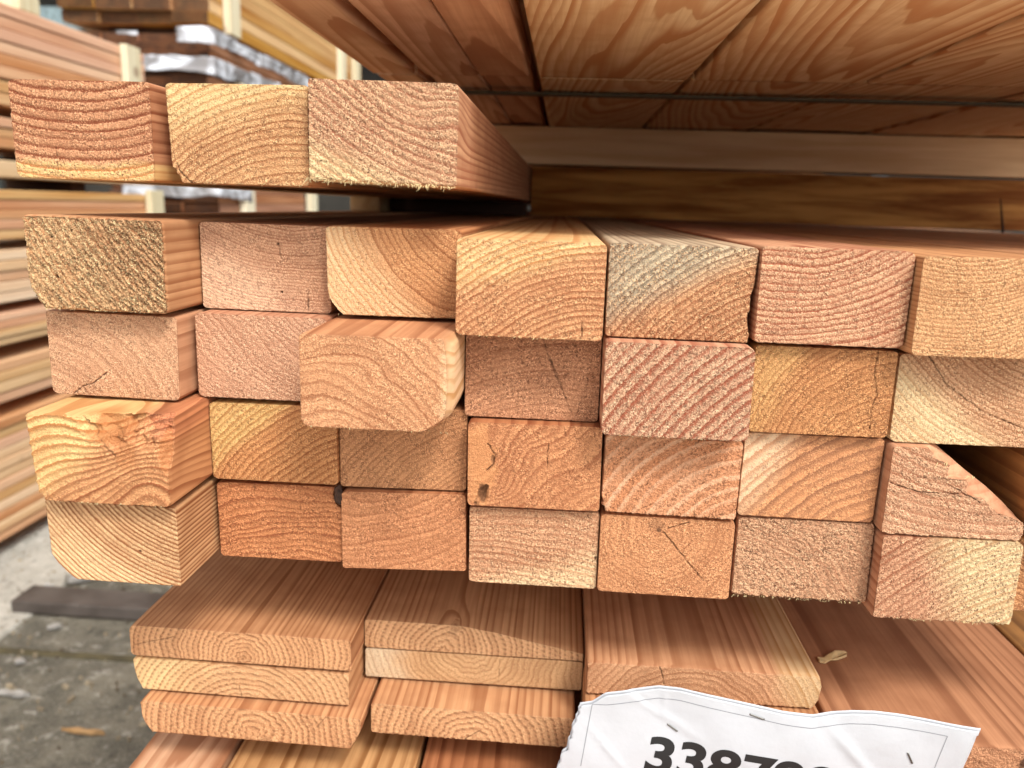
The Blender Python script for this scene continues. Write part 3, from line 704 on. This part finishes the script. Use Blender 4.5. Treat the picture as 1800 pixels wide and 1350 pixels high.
GBE = 'cross bearers separating the layers'
def bearer(x0, x1, y0, y1, z0, z1, lb, m=None, grp=GBE):
    return tag(box('bearer', x0, x1, y0, y1, z0, z1, m or M_bear, .0015), lb, 'bearer', grp)
bearer(-.25, .47, .85, .93, -.2535 + .0003, -.2035, 'cross bearer hidden in the dark gap between timbers and flat boards')
bearer(-.25, .47, .60, .68, -.3440, -.3285, 'thin cross bearer in the dark under the flat boards')
# further layers and feet of this pile, down to the yard floor
M_low = far_wood('lower_pack_wood', (216, 166, 120), (180, 124, 80), 'Y', 50)
z = -.3665; n_ = 0
for n_ in range(16):
    o = box('board', -.2552, .60, .345 + .012 * (n_ % 3), 3.2, z - .0295, z, M_low, .002); z -= .030
    tag(o, '%s hidden board layer below the bottom boards of the near stack' % ords[n_], 'board', 'hidden lower layers of the near stack')
bearer(-.25, .6, .45, .55, GZ + .0, z - .0005, 'thick foot bearer under the near stack by the camera')
bearer(-.25, .6, 2.6, 2.7, GZ + .0, z - .0005, 'thick foot bearer under the rear of the near stack')

# ------------------------------------------------------------------ upper pack resting on the top timbers
M_x = None
GU = 'boards of the pack lying overhead'
UL = [.0005, .003] + [.006 * q for q in range(2, 118)]
ux = [(-.1650,-.1295),(-.1215,-.0773),(-.0762,-.0355),(-.0275,.0920),(.0975,.2275),(.2330,.3775),(.3815,.5200),(.5240,.6600)]
um = [((254,216,178),(230,168,124)),((250,206,170),(220,158,116)),((246,194,152),(212,146,102)),((255,224,174),(232,164,106)),((255,222,170),(232,162,102)),((255,222,170),(232,162,102)),((254,218,168),(228,158,102)),((254,218,168),(228,158,102))]
ul = ['narrow leftmost overhead board with smooth pinkish grain', 'second overhead board from the left, faint oval grain', 'thin overhead board left of the wide dark gap',
      'overhead board right of the wide dark gap with bold wavy stripes', 'overhead board above the middle row with broad orange cathedral grain', 'overhead board with a long pointed flame of grain at upper right',
      'overhead board at the far right with tight dark grain', 'outermost overhead board beyond the right edge']
FRONT_END = .415; JOINT = .683
for i, (x0, x1) in enumerate(ux):
    e, l = um[i]; w = (x1 - x0) * 1000
    m = wood('overhead_grain', early=e, late=l, contrast=.7, side_contrast=1.0, width=.6, fuzz=.6)
    kn = [(w * .85, -1, 16, 16, .5)] if i == 2 else []
    for part_, (y0, L) in enumerate(((FRONT_END, JOINT - FRONT_END + .002 * (i % 2)), (JOINT + .016, 2.3))):
        lo_ = [q for q in UL if q < L - .002] + [L]
        if part_: lo_ = [.0005, .004] + [.02 * q for q in range(1, 30)] + [.7, .9, 1.3, 1.8, 2.3]
        dz = .0 if part_ == 0 else .0012 + .0012 * (i % 3)
        px = w * (.55 + .25 * math.sin(i * 2.3)); pz = [-30, -16, -44, 46, 30, 38, 22, 30][i]
        o = timber('board', y0, rect(x0, x1, .1035 + dz, .1250 + dz), m, pith=(px, pz), sp=[6, 7, 7, 4.4, 6.0, 5.2, 4.0, 5][i], seed=700 + i * 13 + part_ * 5, cell=1.1, loops=lo_,
                   drift=([14, 10, 10, -60, 30, -44, 24, 10][i], [16, 20, 10, 22, 34, -26, 20, 10][i]), warp=7, wob=1.0, rc=(1.5, 1.5, 1.5, 1.5), jag=.2)
        tag(o, (ul[i] if part_ == 0 else '%s rear overhead board from the left, in shade behind the strap' % ords[i]), 'board', GU)
for i in range(6):  # unseen second layer, added to keep light out of the gaps
    x0 = -.165 + i * .14
    o = box('board', x0, x0 + .1385, .37 + .005 * (i % 2), 3.0, .1268, .148, M_low, .002)
    tag(o, '%s board from the left in the hidden light-blocking layer overhead' % ords[i], 'board', GU)
# bundling straps under the pack
M_strap = plain('green_black_strap', (92, 88, 64), .5, scale=200)
tag(box('strap', -.168, .66, .765, .781, .1010, .1032, M_strap, .0008), 'dark green band strapped across the underside of the overhead boards', 'strap')
M_bear2 = far_wood('pale_bearer', (250, 216, 166), (224, 180, 128), 'X', 60, st=.07)
bearer(-.2690, .80, 1.080, 1.130, .0558, .1030, 'pale cross bearer holding up the overhead boards', M_bear2)
M_beam = far_wood('knotty_beam', (226, 172, 112), (140, 86, 46), 'X', 60, st=.09)
bearer(-.0490, .80, 1.090, 1.140, -.0105, .0530, 'knotty orange-brown beam lying on the timbers below the pale bearer', M_beam)
bearer(-.2190, -.0510, 1.00, 1.045, -.0105, .0058, 'sticker with painted-in shade under the right of the top three timbers', far_wood('shade_painted_sticker', (90, 56, 36), (60, 36, 22), 'X'))  # dark brown stands in for the shade under the timbers
bearer(-.2570, -.2215, .95, 1.30, -.0105, .0058, 'pale short sticker block in the slot under the top three timbers', far_wood('pale_sticker', (226, 196, 150), (204, 168, 118), 'Y'))
# thin twig on the beam at the right
bm = bmesh.new()
for p, r in (((.5535, 1.06, .024), 0), ((.5650, 1.05, -.010), 1)): pass
bmesh.ops.create_cone(bm, cap_ends=True, segments=8, radius1=.0020, radius2=.0007, depth=.044)
o = obj_bm('splinter', bm, M_resin); o.location = (.552, 1.072, .008); o.rotation_euler = (.1, -.28, 0)
tag(o, 'thin dark splinter leaning on the knotty beam at the far right', 'splinter')

# ------------------------------------------------------------------ paper label
YP = .3925
A_top = [(.0180,-.2690),(.0262,-.2672),(.0333,-.2613),(.0420,-.2597),(.0624,-.2553),(.0740,-.2556),(.1059,-.2612),(.1300,-.2650),(.1459,-.2664),(.1560,-.2642),(.1666,-.2625),(.1780,-.2617),(.1906,-.2624),(.2100,-.2642),(.2329,-.2667)]
def zt(x):
    return float(np.interp(x, [p[0] for p in A_top], [p[1] for p in A_top]))
def wave(x, z):
    w = .0012 * math.sin(x * 55 + z * 30) + .0009 * math.sin(x * 21 - z * 90 + 1.0) + .0005 * math.sin(x * 140 + z * 100)
    d1 = abs((x - .066) * .6 + (z + .272)) ; w -= .0010 * math.exp(-(d1 / .003) ** 2) * math.exp(-((x - .066) / .02) ** 2)
    d2 = (x - .160) - (-.2760 - z) * .9; w -= .0016 * math.exp(-(d2 / .004) ** 2) * max(0, min(1, (-.262 - z) / .02))
    d3 = abs((x - .034) + (z + .292) * .9); w -= .0011 * math.exp(-(d3 / .0022) ** 2) * math.exp(-((x - .036) / .009) ** 2)
    d4 = abs((x - .0655)); w -= .0007 * math.exp(-(d4 / .0015) ** 2) * max(0, 1 - abs(z + .262) / .012)
    d5 = abs((x - .058) * .8 + (z + .2655)); w += .0007 * math.exp(-(d5 / .0018) ** 2) * math.exp(-((x - .055) / .010) ** 2)
    return w * .65
def paper_sheet(name, mat, yoff, dx, dz, torn, parent):
    bm = bmesh.new(); NX, NZ = 190, 90; g = []
    rnd = random.Random(11)
    for j in range(NZ + 1):
        row = []
        zf = j / NZ
        zb = zf * .105
        xl = .0196 - zb * .235 + (torn * .0022 * (float(fb(zb * 420, 1.3, 77)) - .5) * 2 - (.0020 * torn if zb > .028 else 0)) - dx * .3
        xr = .2329 - (.0015 * torn if zf > .03 else 0) - zb * .15 + dx
        for i in range(NX + 1):
            x = xl + (xr - xl) * i / NX
            z0 = zt(x) + dz
            z = z0 - zb
            row.append(bm.verts.new((x, YP + yoff + wave(x, z), z)))
        g.append(row)
    for j in range(NZ):
        for i in range(NX): bm.faces.new((g[j][i], g[j + 1][i], g[j + 1][i + 1], g[j][i + 1]))
    o = obj_bm(name, bm, mat, parent, smooth=True)
    md = o.modifiers.new('thickness', 'SOLIDIFY'); md.thickness = .00012; md.offset = 1
    return o
def paper_mat():
    m = bpy.data.materials.new('white_paper'); m.use_nodes = True; nt = m.node_tree; bs = nt.nodes['Principled BSDF']
    bs.inputs['Roughness'].default_value = .42
    tc = nd(nt, 'ShaderNodeTexCoord').outputs['Object']
    n = nd(nt, 'ShaderNodeTexNoise', inp={'Scale': 60.0, 'Detail': 4.0}); nt.links.new(tc, n.inputs['Vector'])
    c = mix(nt, n.outputs[0], (.47, .48, .50, 1), (.41, .42, .44, 1)); nt.links.new(c, bs.inputs['Base Color'])
    n2 = nd(nt, 'ShaderNodeTexNoise', inp={'Scale': 110.0, 'Detail': 3.0}); nt.links.new(tc, n2.inputs['Vector'])
    bp = nd(nt, 'ShaderNodeBump', inp={'Strength': .5, 'Distance': .0008}); nt.links.new(n2.outputs[0], bp.inputs['Height']); nt.links.new(bp.outputs[0], bs.inputs['Normal'])
    return m
M_paper = paper_mat()
lab = bpy.data.objects.new('paper_label', None); col.objects.link(lab)
tag(lab, 'creased white paper label with a black number, stapled to board ends at the bottom', 'label')
paper_sheet('sheet', M_paper, 0, 0, 0, 1, lab)
paper_sheet('backing_sheet', M_paper, .0012, .0012, .0013, .6, lab)
M_ink = plain('black_ink', (22, 24, 26), .5, var=.1)
M_line = plain('grey_print', (146, 148, 152), .5, var=.05)
# printed frame line
bm = bmesh.new()
def line(pts, w):
    pr = None
    for k_, (x, z) in enumerate(pts):
        a_ = pts[min(k_ + 1, len(pts) - 1)]; b_ = pts[max(k_ - 1, 0)]
        d = Vector((a_[0] - b_[0], 0, a_[1] - b_[1])).normalized(); nrm = Vector((-d.z, 0, d.x)) * w
        y = YP + wave(x, z) - .00022
        a = bm.verts.new((x + nrm.x, y, z + nrm.z)); b = bm.verts.new((x - nrm.x, y, z - nrm.z))
        if pr: bm.faces.new((pr[0], pr[1], b, a))
        pr = (a, b)
tp = [(.0262 + (.2170 - .0262) * q / 120) for q in range(121)]
line([(x, zt(x) - .0060 if x > .034 else -.2672) for x in tp], .00022)
line([(.0262 - .0045 * q / 20 * 1.0, -.2674 - .038 * q / 20) for q in range(21)], .00022)
line([(.2170 - .0085 * q / 20 * 1.0, zt(.217) - .0060 - .060 * q / 20) for q in range(21)], .00022)
obj_bm('frame_line', bm, M_line, lab)
# number
cu = bpy.data.curves.new('printed_number', 'FONT'); cu.body = '338799'; cu.size = .0312; cu.offset = .0009; cu.resolution_u = 8; cu.space_character = 1.0
to = bpy.data.objects.new('tmp', cu); col.objects.link(to)
dg = bpy.context.evaluated_depsgraph_get(); me = bpy.data.meshes.new_from_object(to.evaluated_get(dg))
bpy.data.objects.remove(to)
bm = bmesh.new(); bm.from_mesh(me)
bmesh.ops.triangulate(bm, faces=bm.faces[:])
bmesh.ops.subdivide_edges(bm, edges=[e for e in bm.edges if e.calc_length() > .002], cuts=2)
xsv = [v.co.x for v in bm.verts]; x0, x1 = min(xsv), max(xsv)
zsv = [v.co.y for v in bm.verts]; h_ = max(zsv) - min(zsv); zmin = min(zsv)
ang = -math.radians(6.6)
for v in bm.verts:
    lx = (v.co.x - x0) / (x1 - x0) * .1045; lz = (v.co.y - zmin) / h_ * .0228
    lx2 = lx + .02 * (lz - .0228)
    X = .0617 + lx2 * math.cos(ang) - (lz - .0228) * math.sin(ang) - .002
    Z = -.2842 + lx2 * math.sin(ang) + (lz - .0228) * math.cos(ang)
    v.co = Vector((X, YP + wave(X, Z) - .00024, Z))
obj_bm('printed_number', bm, M_ink, lab)
# staples
M_staple = plain('staple_steel', (150, 148, 142), .3, metal=.9)
for (xa, za, xb, zb_) in ((.0680, -.2766, .0745, -.2812), (.1115, -.2663, .1205, -.2690), (.1980, -.2830, .2020, -.2905)):
    bm = bmesh.new(); pr = None
    for q in range(13):
        t_ = q / 12; x = xa + (xb - xa) * t_; z = za + (zb_ - za) * t_
        y = YP + wave(x, z) - .0006 + (.0011 if q in (0, 12) else 0)
        d = Vector((xb - xa, 0, zb_ - za)).normalized(); s_ = Vector((-d.z, 0, d.x))
        ring = [bm.verts.new(Vector((x, y, z)) + s_ * .00048 * math.cos(a_) + Vector((0, -.00022 * math.sin(a_), 0))) for a_ in [k2 * math.pi / 4 for k2 in range(8)]]
        if pr:
            for k2 in range(8): bm.faces.new((pr[k2], pr[(k2 + 1) % 8], ring[(k2 + 1) % 8], ring[k2]))
        pr = ring
    obj_bm('staple', bm, M_staple, lab, smooth=True)

# wood chip on the wide board
bm = bmesh.new()
cp = [(-.0125,-.004),(-.0095,-.0055),(-.004,-.003),(.001,-.0035),(.0095,-.001),(.012,.002),(.0115,.004),(.004,.0038),(-.002,.0028),(-.0065,.0005),(-.0115,0)]
top = [bm.verts.new((x, y, .0016 + .0010 * math.sin(x * 300))) for x, y in cp]; bot = [bm.verts.new((x, y, .0002)) for x, y in cp]
bm.faces.new(top); bm.faces.new(bot[::-1])
for i in range(len(cp)): bm.faces.new((bot[i], bot[(i + 1) % len(cp)], top[(i + 1) % len(cp)], top[i]))
o = obj_bm('wood_chip', bm, plain('chip_wood', (250, 214, 154), .7, scale=200, var=.1)); o.location = (.1858, .4795, -.2802); o.rotation_euler = (0, 0, .30); o.scale = (1.0, 1.0, 1)
tag(o, 'pale wood chip lying on the wide brown board', 'wood chip')

# ------------------------------------------------------------------ background piles
PX = -1.36
rnd = random.Random(21)
tones = [((240,196,152),(218,162,116)), ((238,190,148),(212,152,110)), ((244,210,164),(226,180,130)), ((240,200,148),(216,164,110)), ((236,186,146),(208,148,106)), ((244,214,174),(228,188,142))]
MF = [far_wood('pile_plank_%d' % i, a, b, 'Y', 45) for i, (a, b) in enumerate(tones)]
GP = 'planks of the blurred left pile'
packs = [  # name, z top, z bottom, plank heights, y end, material picks
    ('top', .436, .262, .029, 2.62, [4, 1, 4, 0]),
    ('yellow upper', .258, .200, .028, 2.55, [3, 3]),
    ('second', .172, .100, .024, 2.62, [1, 0]),
    ('thin white', .072, .030, .040, 2.62, [5]),
    ('third', .002, -.118, .024, 2.66, [3, 4, 1, 4]),
    ('cream', -.142, -.270, .026, 2.62, [5, 2, 0, 2]),
    ('fifth', -.294, -.372, .019, 2.6, [1, 4, 2, 5]),
    ('sixth', -.410, -.512, .026, 2.6, [0, 2, 2]),
    ('lowest', -.548, -.852, .0255, 2.64, [1, 2, 1, 2, 3, 2, 0, 3, 2]),
]
for (nm, ztop, zbot, ph_, yend, pick) in packs:
    n = max(1, round((ztop - zbot) / ph_)); hh = (ztop - zbot) / n
    for i in range(n):
        z1 = ztop - i * hh; inset = rnd.uniform(0, .006)
        o = box('plank', PX - .30, PX - inset, .35, yend - rnd.uniform(0, .03), z1 - hh + .0012, z1 - .0005, MF[pick[i % len(pick)]], .003)
        tag(o, '%s plank from the top in the %s pack of the blurred left pile' % (ords[i], nm), 'plank', GP)
M_batt = far_wood('pale_batten', (240, 232, 200), (222, 206, 164), 'Z', 60)
M_dbear = far_wood('dark_bearer', (110, 76, 50), (74, 48, 30), 'X')
for i, ((_, _, zb_, _, ye, _), (_, zt_, _, _, _, _)) in enumerate(zip(packs[:-1], packs[1:])):
    for j, yb in enumerate((.6, 1.3, 2.30)):
        tag(box('bearer', PX - .29, PX - .05 - .02 * j, yb, yb + .07, zt_ + .0002, zb_ + .0008, M_dbear, .002), '%s bearer from the front below the %s pack of the left pile' % (ords[j], packs[i][0]), 'bearer', 'bearers in the left pile')
for j, yb in enumerate((.6, 1.3, 2.30)):
    tag(box('bearer', PX - .29, PX - .02, yb, yb + .09, GZ + .006, -.8525, M_dbear, .002), '%s foot bearer from the front under the left pile' % ords[j], 'bearer', 'bearers in the left pile')
tag(box('batten', PX + .001, PX + .022, 2.455, 2.535, .265, .440, M_batt, .002), 'pale upright batten on the end of the top pack of the left pile', 'batten')
tag(box('batten', PX + .001, PX + .022, 2.545, 2.625, -.116, .015, M_batt, .002), 'pale upright batten seen through the slot at the end of the left pile', 'batten')
tag(box('batten', PX - .09, PX - .005, 2.02, 2.10, .4375, .480, M_batt, .003), 'pale bearer stub lying on top of the left pile', 'bearer')

# rear pile: brown wrapped packs with white film
ftones = [((222,176,110),(190,136,74)), ((232,190,122),(206,150,84)), ((214,164,98),(180,122,64))]
MY = [far_wood('rear_plank_%d' % i, a, b, 'Y', 40, knot=False) for i, (a, b) in enumerate(ftones)]
MB = [far_wood('brown_plank_%d' % i, a, b, 'Y', 40, knot=False) for i, (a, b) in enumerate([((150,96,58),(104,60,34)), ((176,116,76),(130,78,46)), ((128,80,48),(92,54,30))])]
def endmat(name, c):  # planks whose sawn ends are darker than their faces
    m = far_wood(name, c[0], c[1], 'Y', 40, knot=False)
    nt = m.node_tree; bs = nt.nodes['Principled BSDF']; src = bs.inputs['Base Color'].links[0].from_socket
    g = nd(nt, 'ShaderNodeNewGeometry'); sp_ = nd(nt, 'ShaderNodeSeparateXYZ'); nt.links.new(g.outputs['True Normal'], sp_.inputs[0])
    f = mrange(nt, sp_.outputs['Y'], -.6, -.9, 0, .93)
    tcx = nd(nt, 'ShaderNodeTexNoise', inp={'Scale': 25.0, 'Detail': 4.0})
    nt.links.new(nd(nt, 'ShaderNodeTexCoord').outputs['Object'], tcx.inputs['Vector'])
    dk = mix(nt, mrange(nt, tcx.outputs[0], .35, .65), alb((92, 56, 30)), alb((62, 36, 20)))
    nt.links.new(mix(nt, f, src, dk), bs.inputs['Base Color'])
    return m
ME = [endmat('weathered_end_plank_%d' % i, c) for i, c in enumerate(ftones)]
MEB = [endmat('weathered_brown_plank_%d' % i, c) for i, c in enumerate([((190,132,92),(150,96,62)), ((204,150,112),(160,104,70))])]
GR = 'planks of the rear pile'
def rear(z0, z1, n, y1, mats, nm, cols=4, y0=3.06):
    hh = (z1 - z0) / n
    for c in range(cols):
        for i in range(n):
            xo = PX - c * .145
            o = box('plank', xo - .143, xo - rnd.uniform(0, .004), y0 + rnd.uniform(0, .05) + .02 * (c > 0), y1, z0 + i * hh + .001, z0 + (i + 1) * hh - .001, mats[(i + c) % len(mats)], .003)
            tag(o, '%s plank up, %s column from the right, in the %s rear pack' % (ords[i], ords[c], nm), 'plank', GR)
rear(.630, 1.36, 16, 5.35, ME, 'tall yellow')
rear(.500, .600, 3, 5.0, MEB, 'brown upper wrapped')
rear(.310, .445, 4, 5.0, MEB, 'brown lower wrapped')
rear(-.30, .055, 9, 4.15, MEB, 'slot level', 3)
rear(.085, .27, 5, 4.15, MEB, 'middle', 3)
rear(-.87, -.34, 10, 4.15, MEB, 'lowest', 2)
for i, (za, zb_) in enumerate(((.600, .630), (.445, .500), (.270, .310), (.055, .085), (-.34, -.30), (GZ + .006, -.87))):
    for j, yb in enumerate((3.2, 3.95)):
        tag(box('bearer', PX - .45, PX - .04, yb, yb + .09, za + .001, zb_ - .0005 + .001, M_dbear, .002), '%s bearer from the front in the %s gap down the rear pile' % (ords[j], ords[i]), 'bearer', 'bearers in the rear pile')
for i, (y0_, z0_, z1_, lb) in enumerate(((3.22, .62, 1.35, 'pale upright batten near the front corner of the tall yellow pack'), (4.78, .62, 1.35, 'first pale upright batten at the far end of the tall yellow pack'), (5.10, .62, 1.35, 'second pale upright batten at the far end of the tall yellow pack'),
                                       (4.17, -.30, .05, 'pale batten past the end of the slot level rear pack'),
  (3.30, -.12, .45, 'pale upright batten on the wrapped packs, seen above and through the slot'))):
    tag(box('batten', PX + .001, PX + .03, y0_, y0_ + .10, z0_, z1_, M_batt, .002), lb, 'batten')
# white film wrapped round the packs: crumpled sheets with folds
def film_mat():
    m = bpy.data.materials.new('white_film'); m.use_nodes = True; nt = m.node_tree; bs = nt.nodes['Principled BSDF']
    bs.inputs['Roughness'].default_value = .22
    tc = nd(nt, 'ShaderNodeTexCoord').outputs['Object']
    n = nd(nt, 'ShaderNodeTexNoise', inp={'Scale': 9.0, 'Detail': 5.0, 'Distortion': 1.0}); nt.links.new(tc, n.inputs['Vector'])
    nt.links.new(mix(nt, mrange(nt, n.outputs[0], .4, .6), (.66, .69, .74, 1), (.25, .24, .24, 1)), bs.inputs['Base Color'])
    bp = nd(nt, 'ShaderNodeBump', inp={'Strength': 1.0, 'Distance': .02}); nt.links.new(n.outputs[0], bp.inputs['Height']); nt.links.new(bp.outputs[0], bs.inputs['Normal'])
    return m
M_film = film_mat()
def film(path, z0, z1, lb, seed, ragged=.02):
    """a sheet hanging round the outside of a pack, following a plan path"""
    bm = bmesh.new(); g = []
    tot = 0; seg = []
    for (a, b) in zip(path[:-1], path[1:]):
        L = math.dist(a, b); seg.append((tot, L, a, b)); tot += L
    N = int(tot / .015)
    for i in range(N + 1):
        s = tot * i / N
        for (t0, L, a, b) in seg:
            if s <= t0 + L + 1e-9:
                f = (s - t0) / L; x = a[0] + (b[0] - a[0]) * f; y = a[1] + (b[1] - a[1]) * f
                nx, ny = (b[1] - a[1]) / L, -(b[0] - a[0]) / L; break
        row = []
        top_ = z1 - ragged * float(fb(s * 7, 1, seed)); bt = z0 + ragged * 1.6 * float(fb(s * 6, 4, seed + 1))
        for j in range(13):
            z = top_ + (bt - top_) * j / 12
            o_ = .006 + .026 * float(fb(s * 9 + z * 8, z * 16, seed + 2))
            row.append(bm.verts.new((x + nx * o_, y + ny * o_, z)))
        g.append(row)
    for i in range(N):
        for j in range(12): bm.faces.new((g[i][j], g[i + 1][j], g[i + 1][j + 1], g[i][j + 1]))
    o = obj_bm('plastic_film', bm, M_film, smooth=True); md = o.modifiers.new('t', 'SOLIDIFY'); md.thickness = .0015
    tag(o, lb, 'plastic film', 'white film round the rear packs')
film([(-1.45, 3.04), (-1.352, 3.04), (-1.352, 4.4)], .535, .615, 'white film round the corner of the brown upper wrapped pack', 31)
film([(-1.62, 3.04), (-1.352, 3.04), (-1.352, 3.75)], .430, .520, 'white film band below the brown upper wrapped pack', 32)
film([(-1.60, 3.04), (-1.352, 3.04), (-1.352, 3.45)], .300, .375, 'white film round the brown lower wrapped pack', 33)
film([(-1.68, 3.04), (-1.60, 3.04)], .535, .60, 'small tatter of white film on the dark pack ends', 34, .04)
film([(-1.70, 3.04), (-1.352, 3.04), (-1.352, 3.36)], -.022, .075, 'white film seen through the slot below the top timbers', 35)

# shed at the back with dark bays
M_shed = plain('shed_cladding', (82, 92, 92), .7, scale=3, c2=(52, 50, 44))
sh = bpy.data.objects.new('shed', None); sh.location = (-3, 9, GZ); col.objects.link(sh)
tag(sh, 'dark grey open shed far behind the piles', 'shed')
def shb(name, x0, x1, y0, y1, z0, z1, m, parent=sh):
    bm = bmesh.new(); box_bm(bm, x0 + 3, x1 + 3, y0 - 9, y1 - 9, z0 - GZ, z1 - GZ); return obj_bm(name, bm, m, parent)
shb('wall', -9, 6, 9.6, 9.8, GZ, 3.6, plain('shed_wall', (66, 62, 54), .8, scale=1.2, c2=(38, 34, 28)))
shb('roof', -9.4, 6.4, 7.4, 10.1, 3.6, 3.75, M_shed)
for q in range(6):
    shb('post', -8.8 + q * 2.9, -8.65 + q * 2.9, 7.8, 7.95, GZ, 3.6, M_shed)
shb('rail', -9, 6, 7.96, 8.04, 1.55, 1.75, plain('pale_rail', (150, 172, 176), .6))
shb('rail', -9, 6, 7.96, 8.04, 1.95, 2.02, plain('pale_rail_upper', (140, 160, 160), .6))

# ------------------------------------------------------------------ yard litter
bm = bmesh.new(); rl = random.Random(99)
for _ in range(650):
    x = rl.uniform(-1.5, -.45); y = rl.uniform(.95, 2.2); a_ = rl.uniform(0, 6.28); L_ = rl.uniform(.001, .004) * rl.choice((1, 1, 1, 1.8)); w_ = L_ * rl.uniform(.25, .7); h_q = GZ + .0075 + rl.uniform(0, .001)
    dx_, dy_ = math.cos(a_) * L_, math.sin(a_) * L_; ex, ey = -math.sin(a_) * w_, math.cos(a_) * w_
    t_ = [bm.verts.new((x + sx * dx_ + sy * ex, y + sx * dy_ + sy * ey, h_q + rl.uniform(0, .0012))) for sx, sy in ((-1, -.6), (.8, -1), (1, .7), (-.7, 1))]
    q_ = [bm.verts.new((v.co.x, v.co.y, GZ + .001)) for v in t_]
    bm.faces.new(t_)
    for k in range(4): bm.faces.new((q_[k], q_[(k + 1) % 4], t_[(k + 1) % 4], t_[k]))
tag(obj_bm('sawdust_litter', bm, plain('litter_chips', (168, 154, 128), .8, scale=9, c2=(84, 74, 60))), 'fine chips and grit strewn over the yard floor', 'litter', kind='stuff')
M_dark = plain('wet_dark_timber', (92, 85, 80), .6, scale=12, c2=(70, 63, 58), bump=.002)
tag(box('yard_bearer', -1.165, -.45, 1.500, 1.575, GZ + .0045, GZ + .034, M_dark, .004), 'dark wet bearer lying on the yard floor at lower left', 'bearer')
def scrap(name, x, y, sx, sy, rot, mat, lb, cat, seed, h=.004):
    bm = bmesh.new(); rn = random.Random(seed); n = 14; tp_, bt_ = [], []
    for i in range(n):
        a = i * 2 * math.pi / n; r = .7 + .45 * rn.random()
        tp_.append(bm.verts.new((sx * r * math.cos(a), sy * r * math.sin(a), h * (1 + rn.random())))); bt_.append(bm.verts.new((sx * r * math.cos(a) * 1.05, sy * r * math.sin(a) * 1.05, 0)))
    bm.faces.new(tp_); bm.faces.new(bt_[::-1])
    for i in range(n): bm.faces.new((bt_[i], bt_[(i + 1) % n], tp_[(i + 1) % n], tp_[i]))
    o = obj_bm(name, bm, mat); o.location = (x, y, GZ + .0068); o.rotation_euler = (0, 0, rot); tag(o, lb, cat); return o
M_scrap = plain('white_scrap', (172, 170, 164), .4); M_tan = plain('tan_splinter', (178, 140, 92), .7)
scrap('paper_scrap', -.965, 1.222, .034, .007, -.1, M_scrap, 'narrow white scrap on the dark yard floor', 'scrap', 1)
scrap('paper_scrap', -1.035, 1.45, .012, .009, .4, M_scrap, 'small white scrap near the end of the wet bearer', 'scrap', 2)
scrap('paper_scrap', -1.105, 1.66, .030, .012, .5, M_scrap, 'white crumpled scrap at the broken edge of the pale concrete', 'scrap', 3, .008)
scrap('paper_scrap', -1.15, 1.60, .018, .012, .9, M_scrap, 'white scrap on the pale concrete by the wet bearer', 'scrap', 4, .008)
scrap('wood_splinter', -.78, 1.135, .040, .004, -.05, M_tan, 'long tan splinter on the dark yard floor', 'splinter', 5)
scrap('paper_scrap', -1.02, 1.32, .010, .006, .2, M_scrap, 'tiny white fleck on the dark yard floor left of the seam', 'scrap', 6)
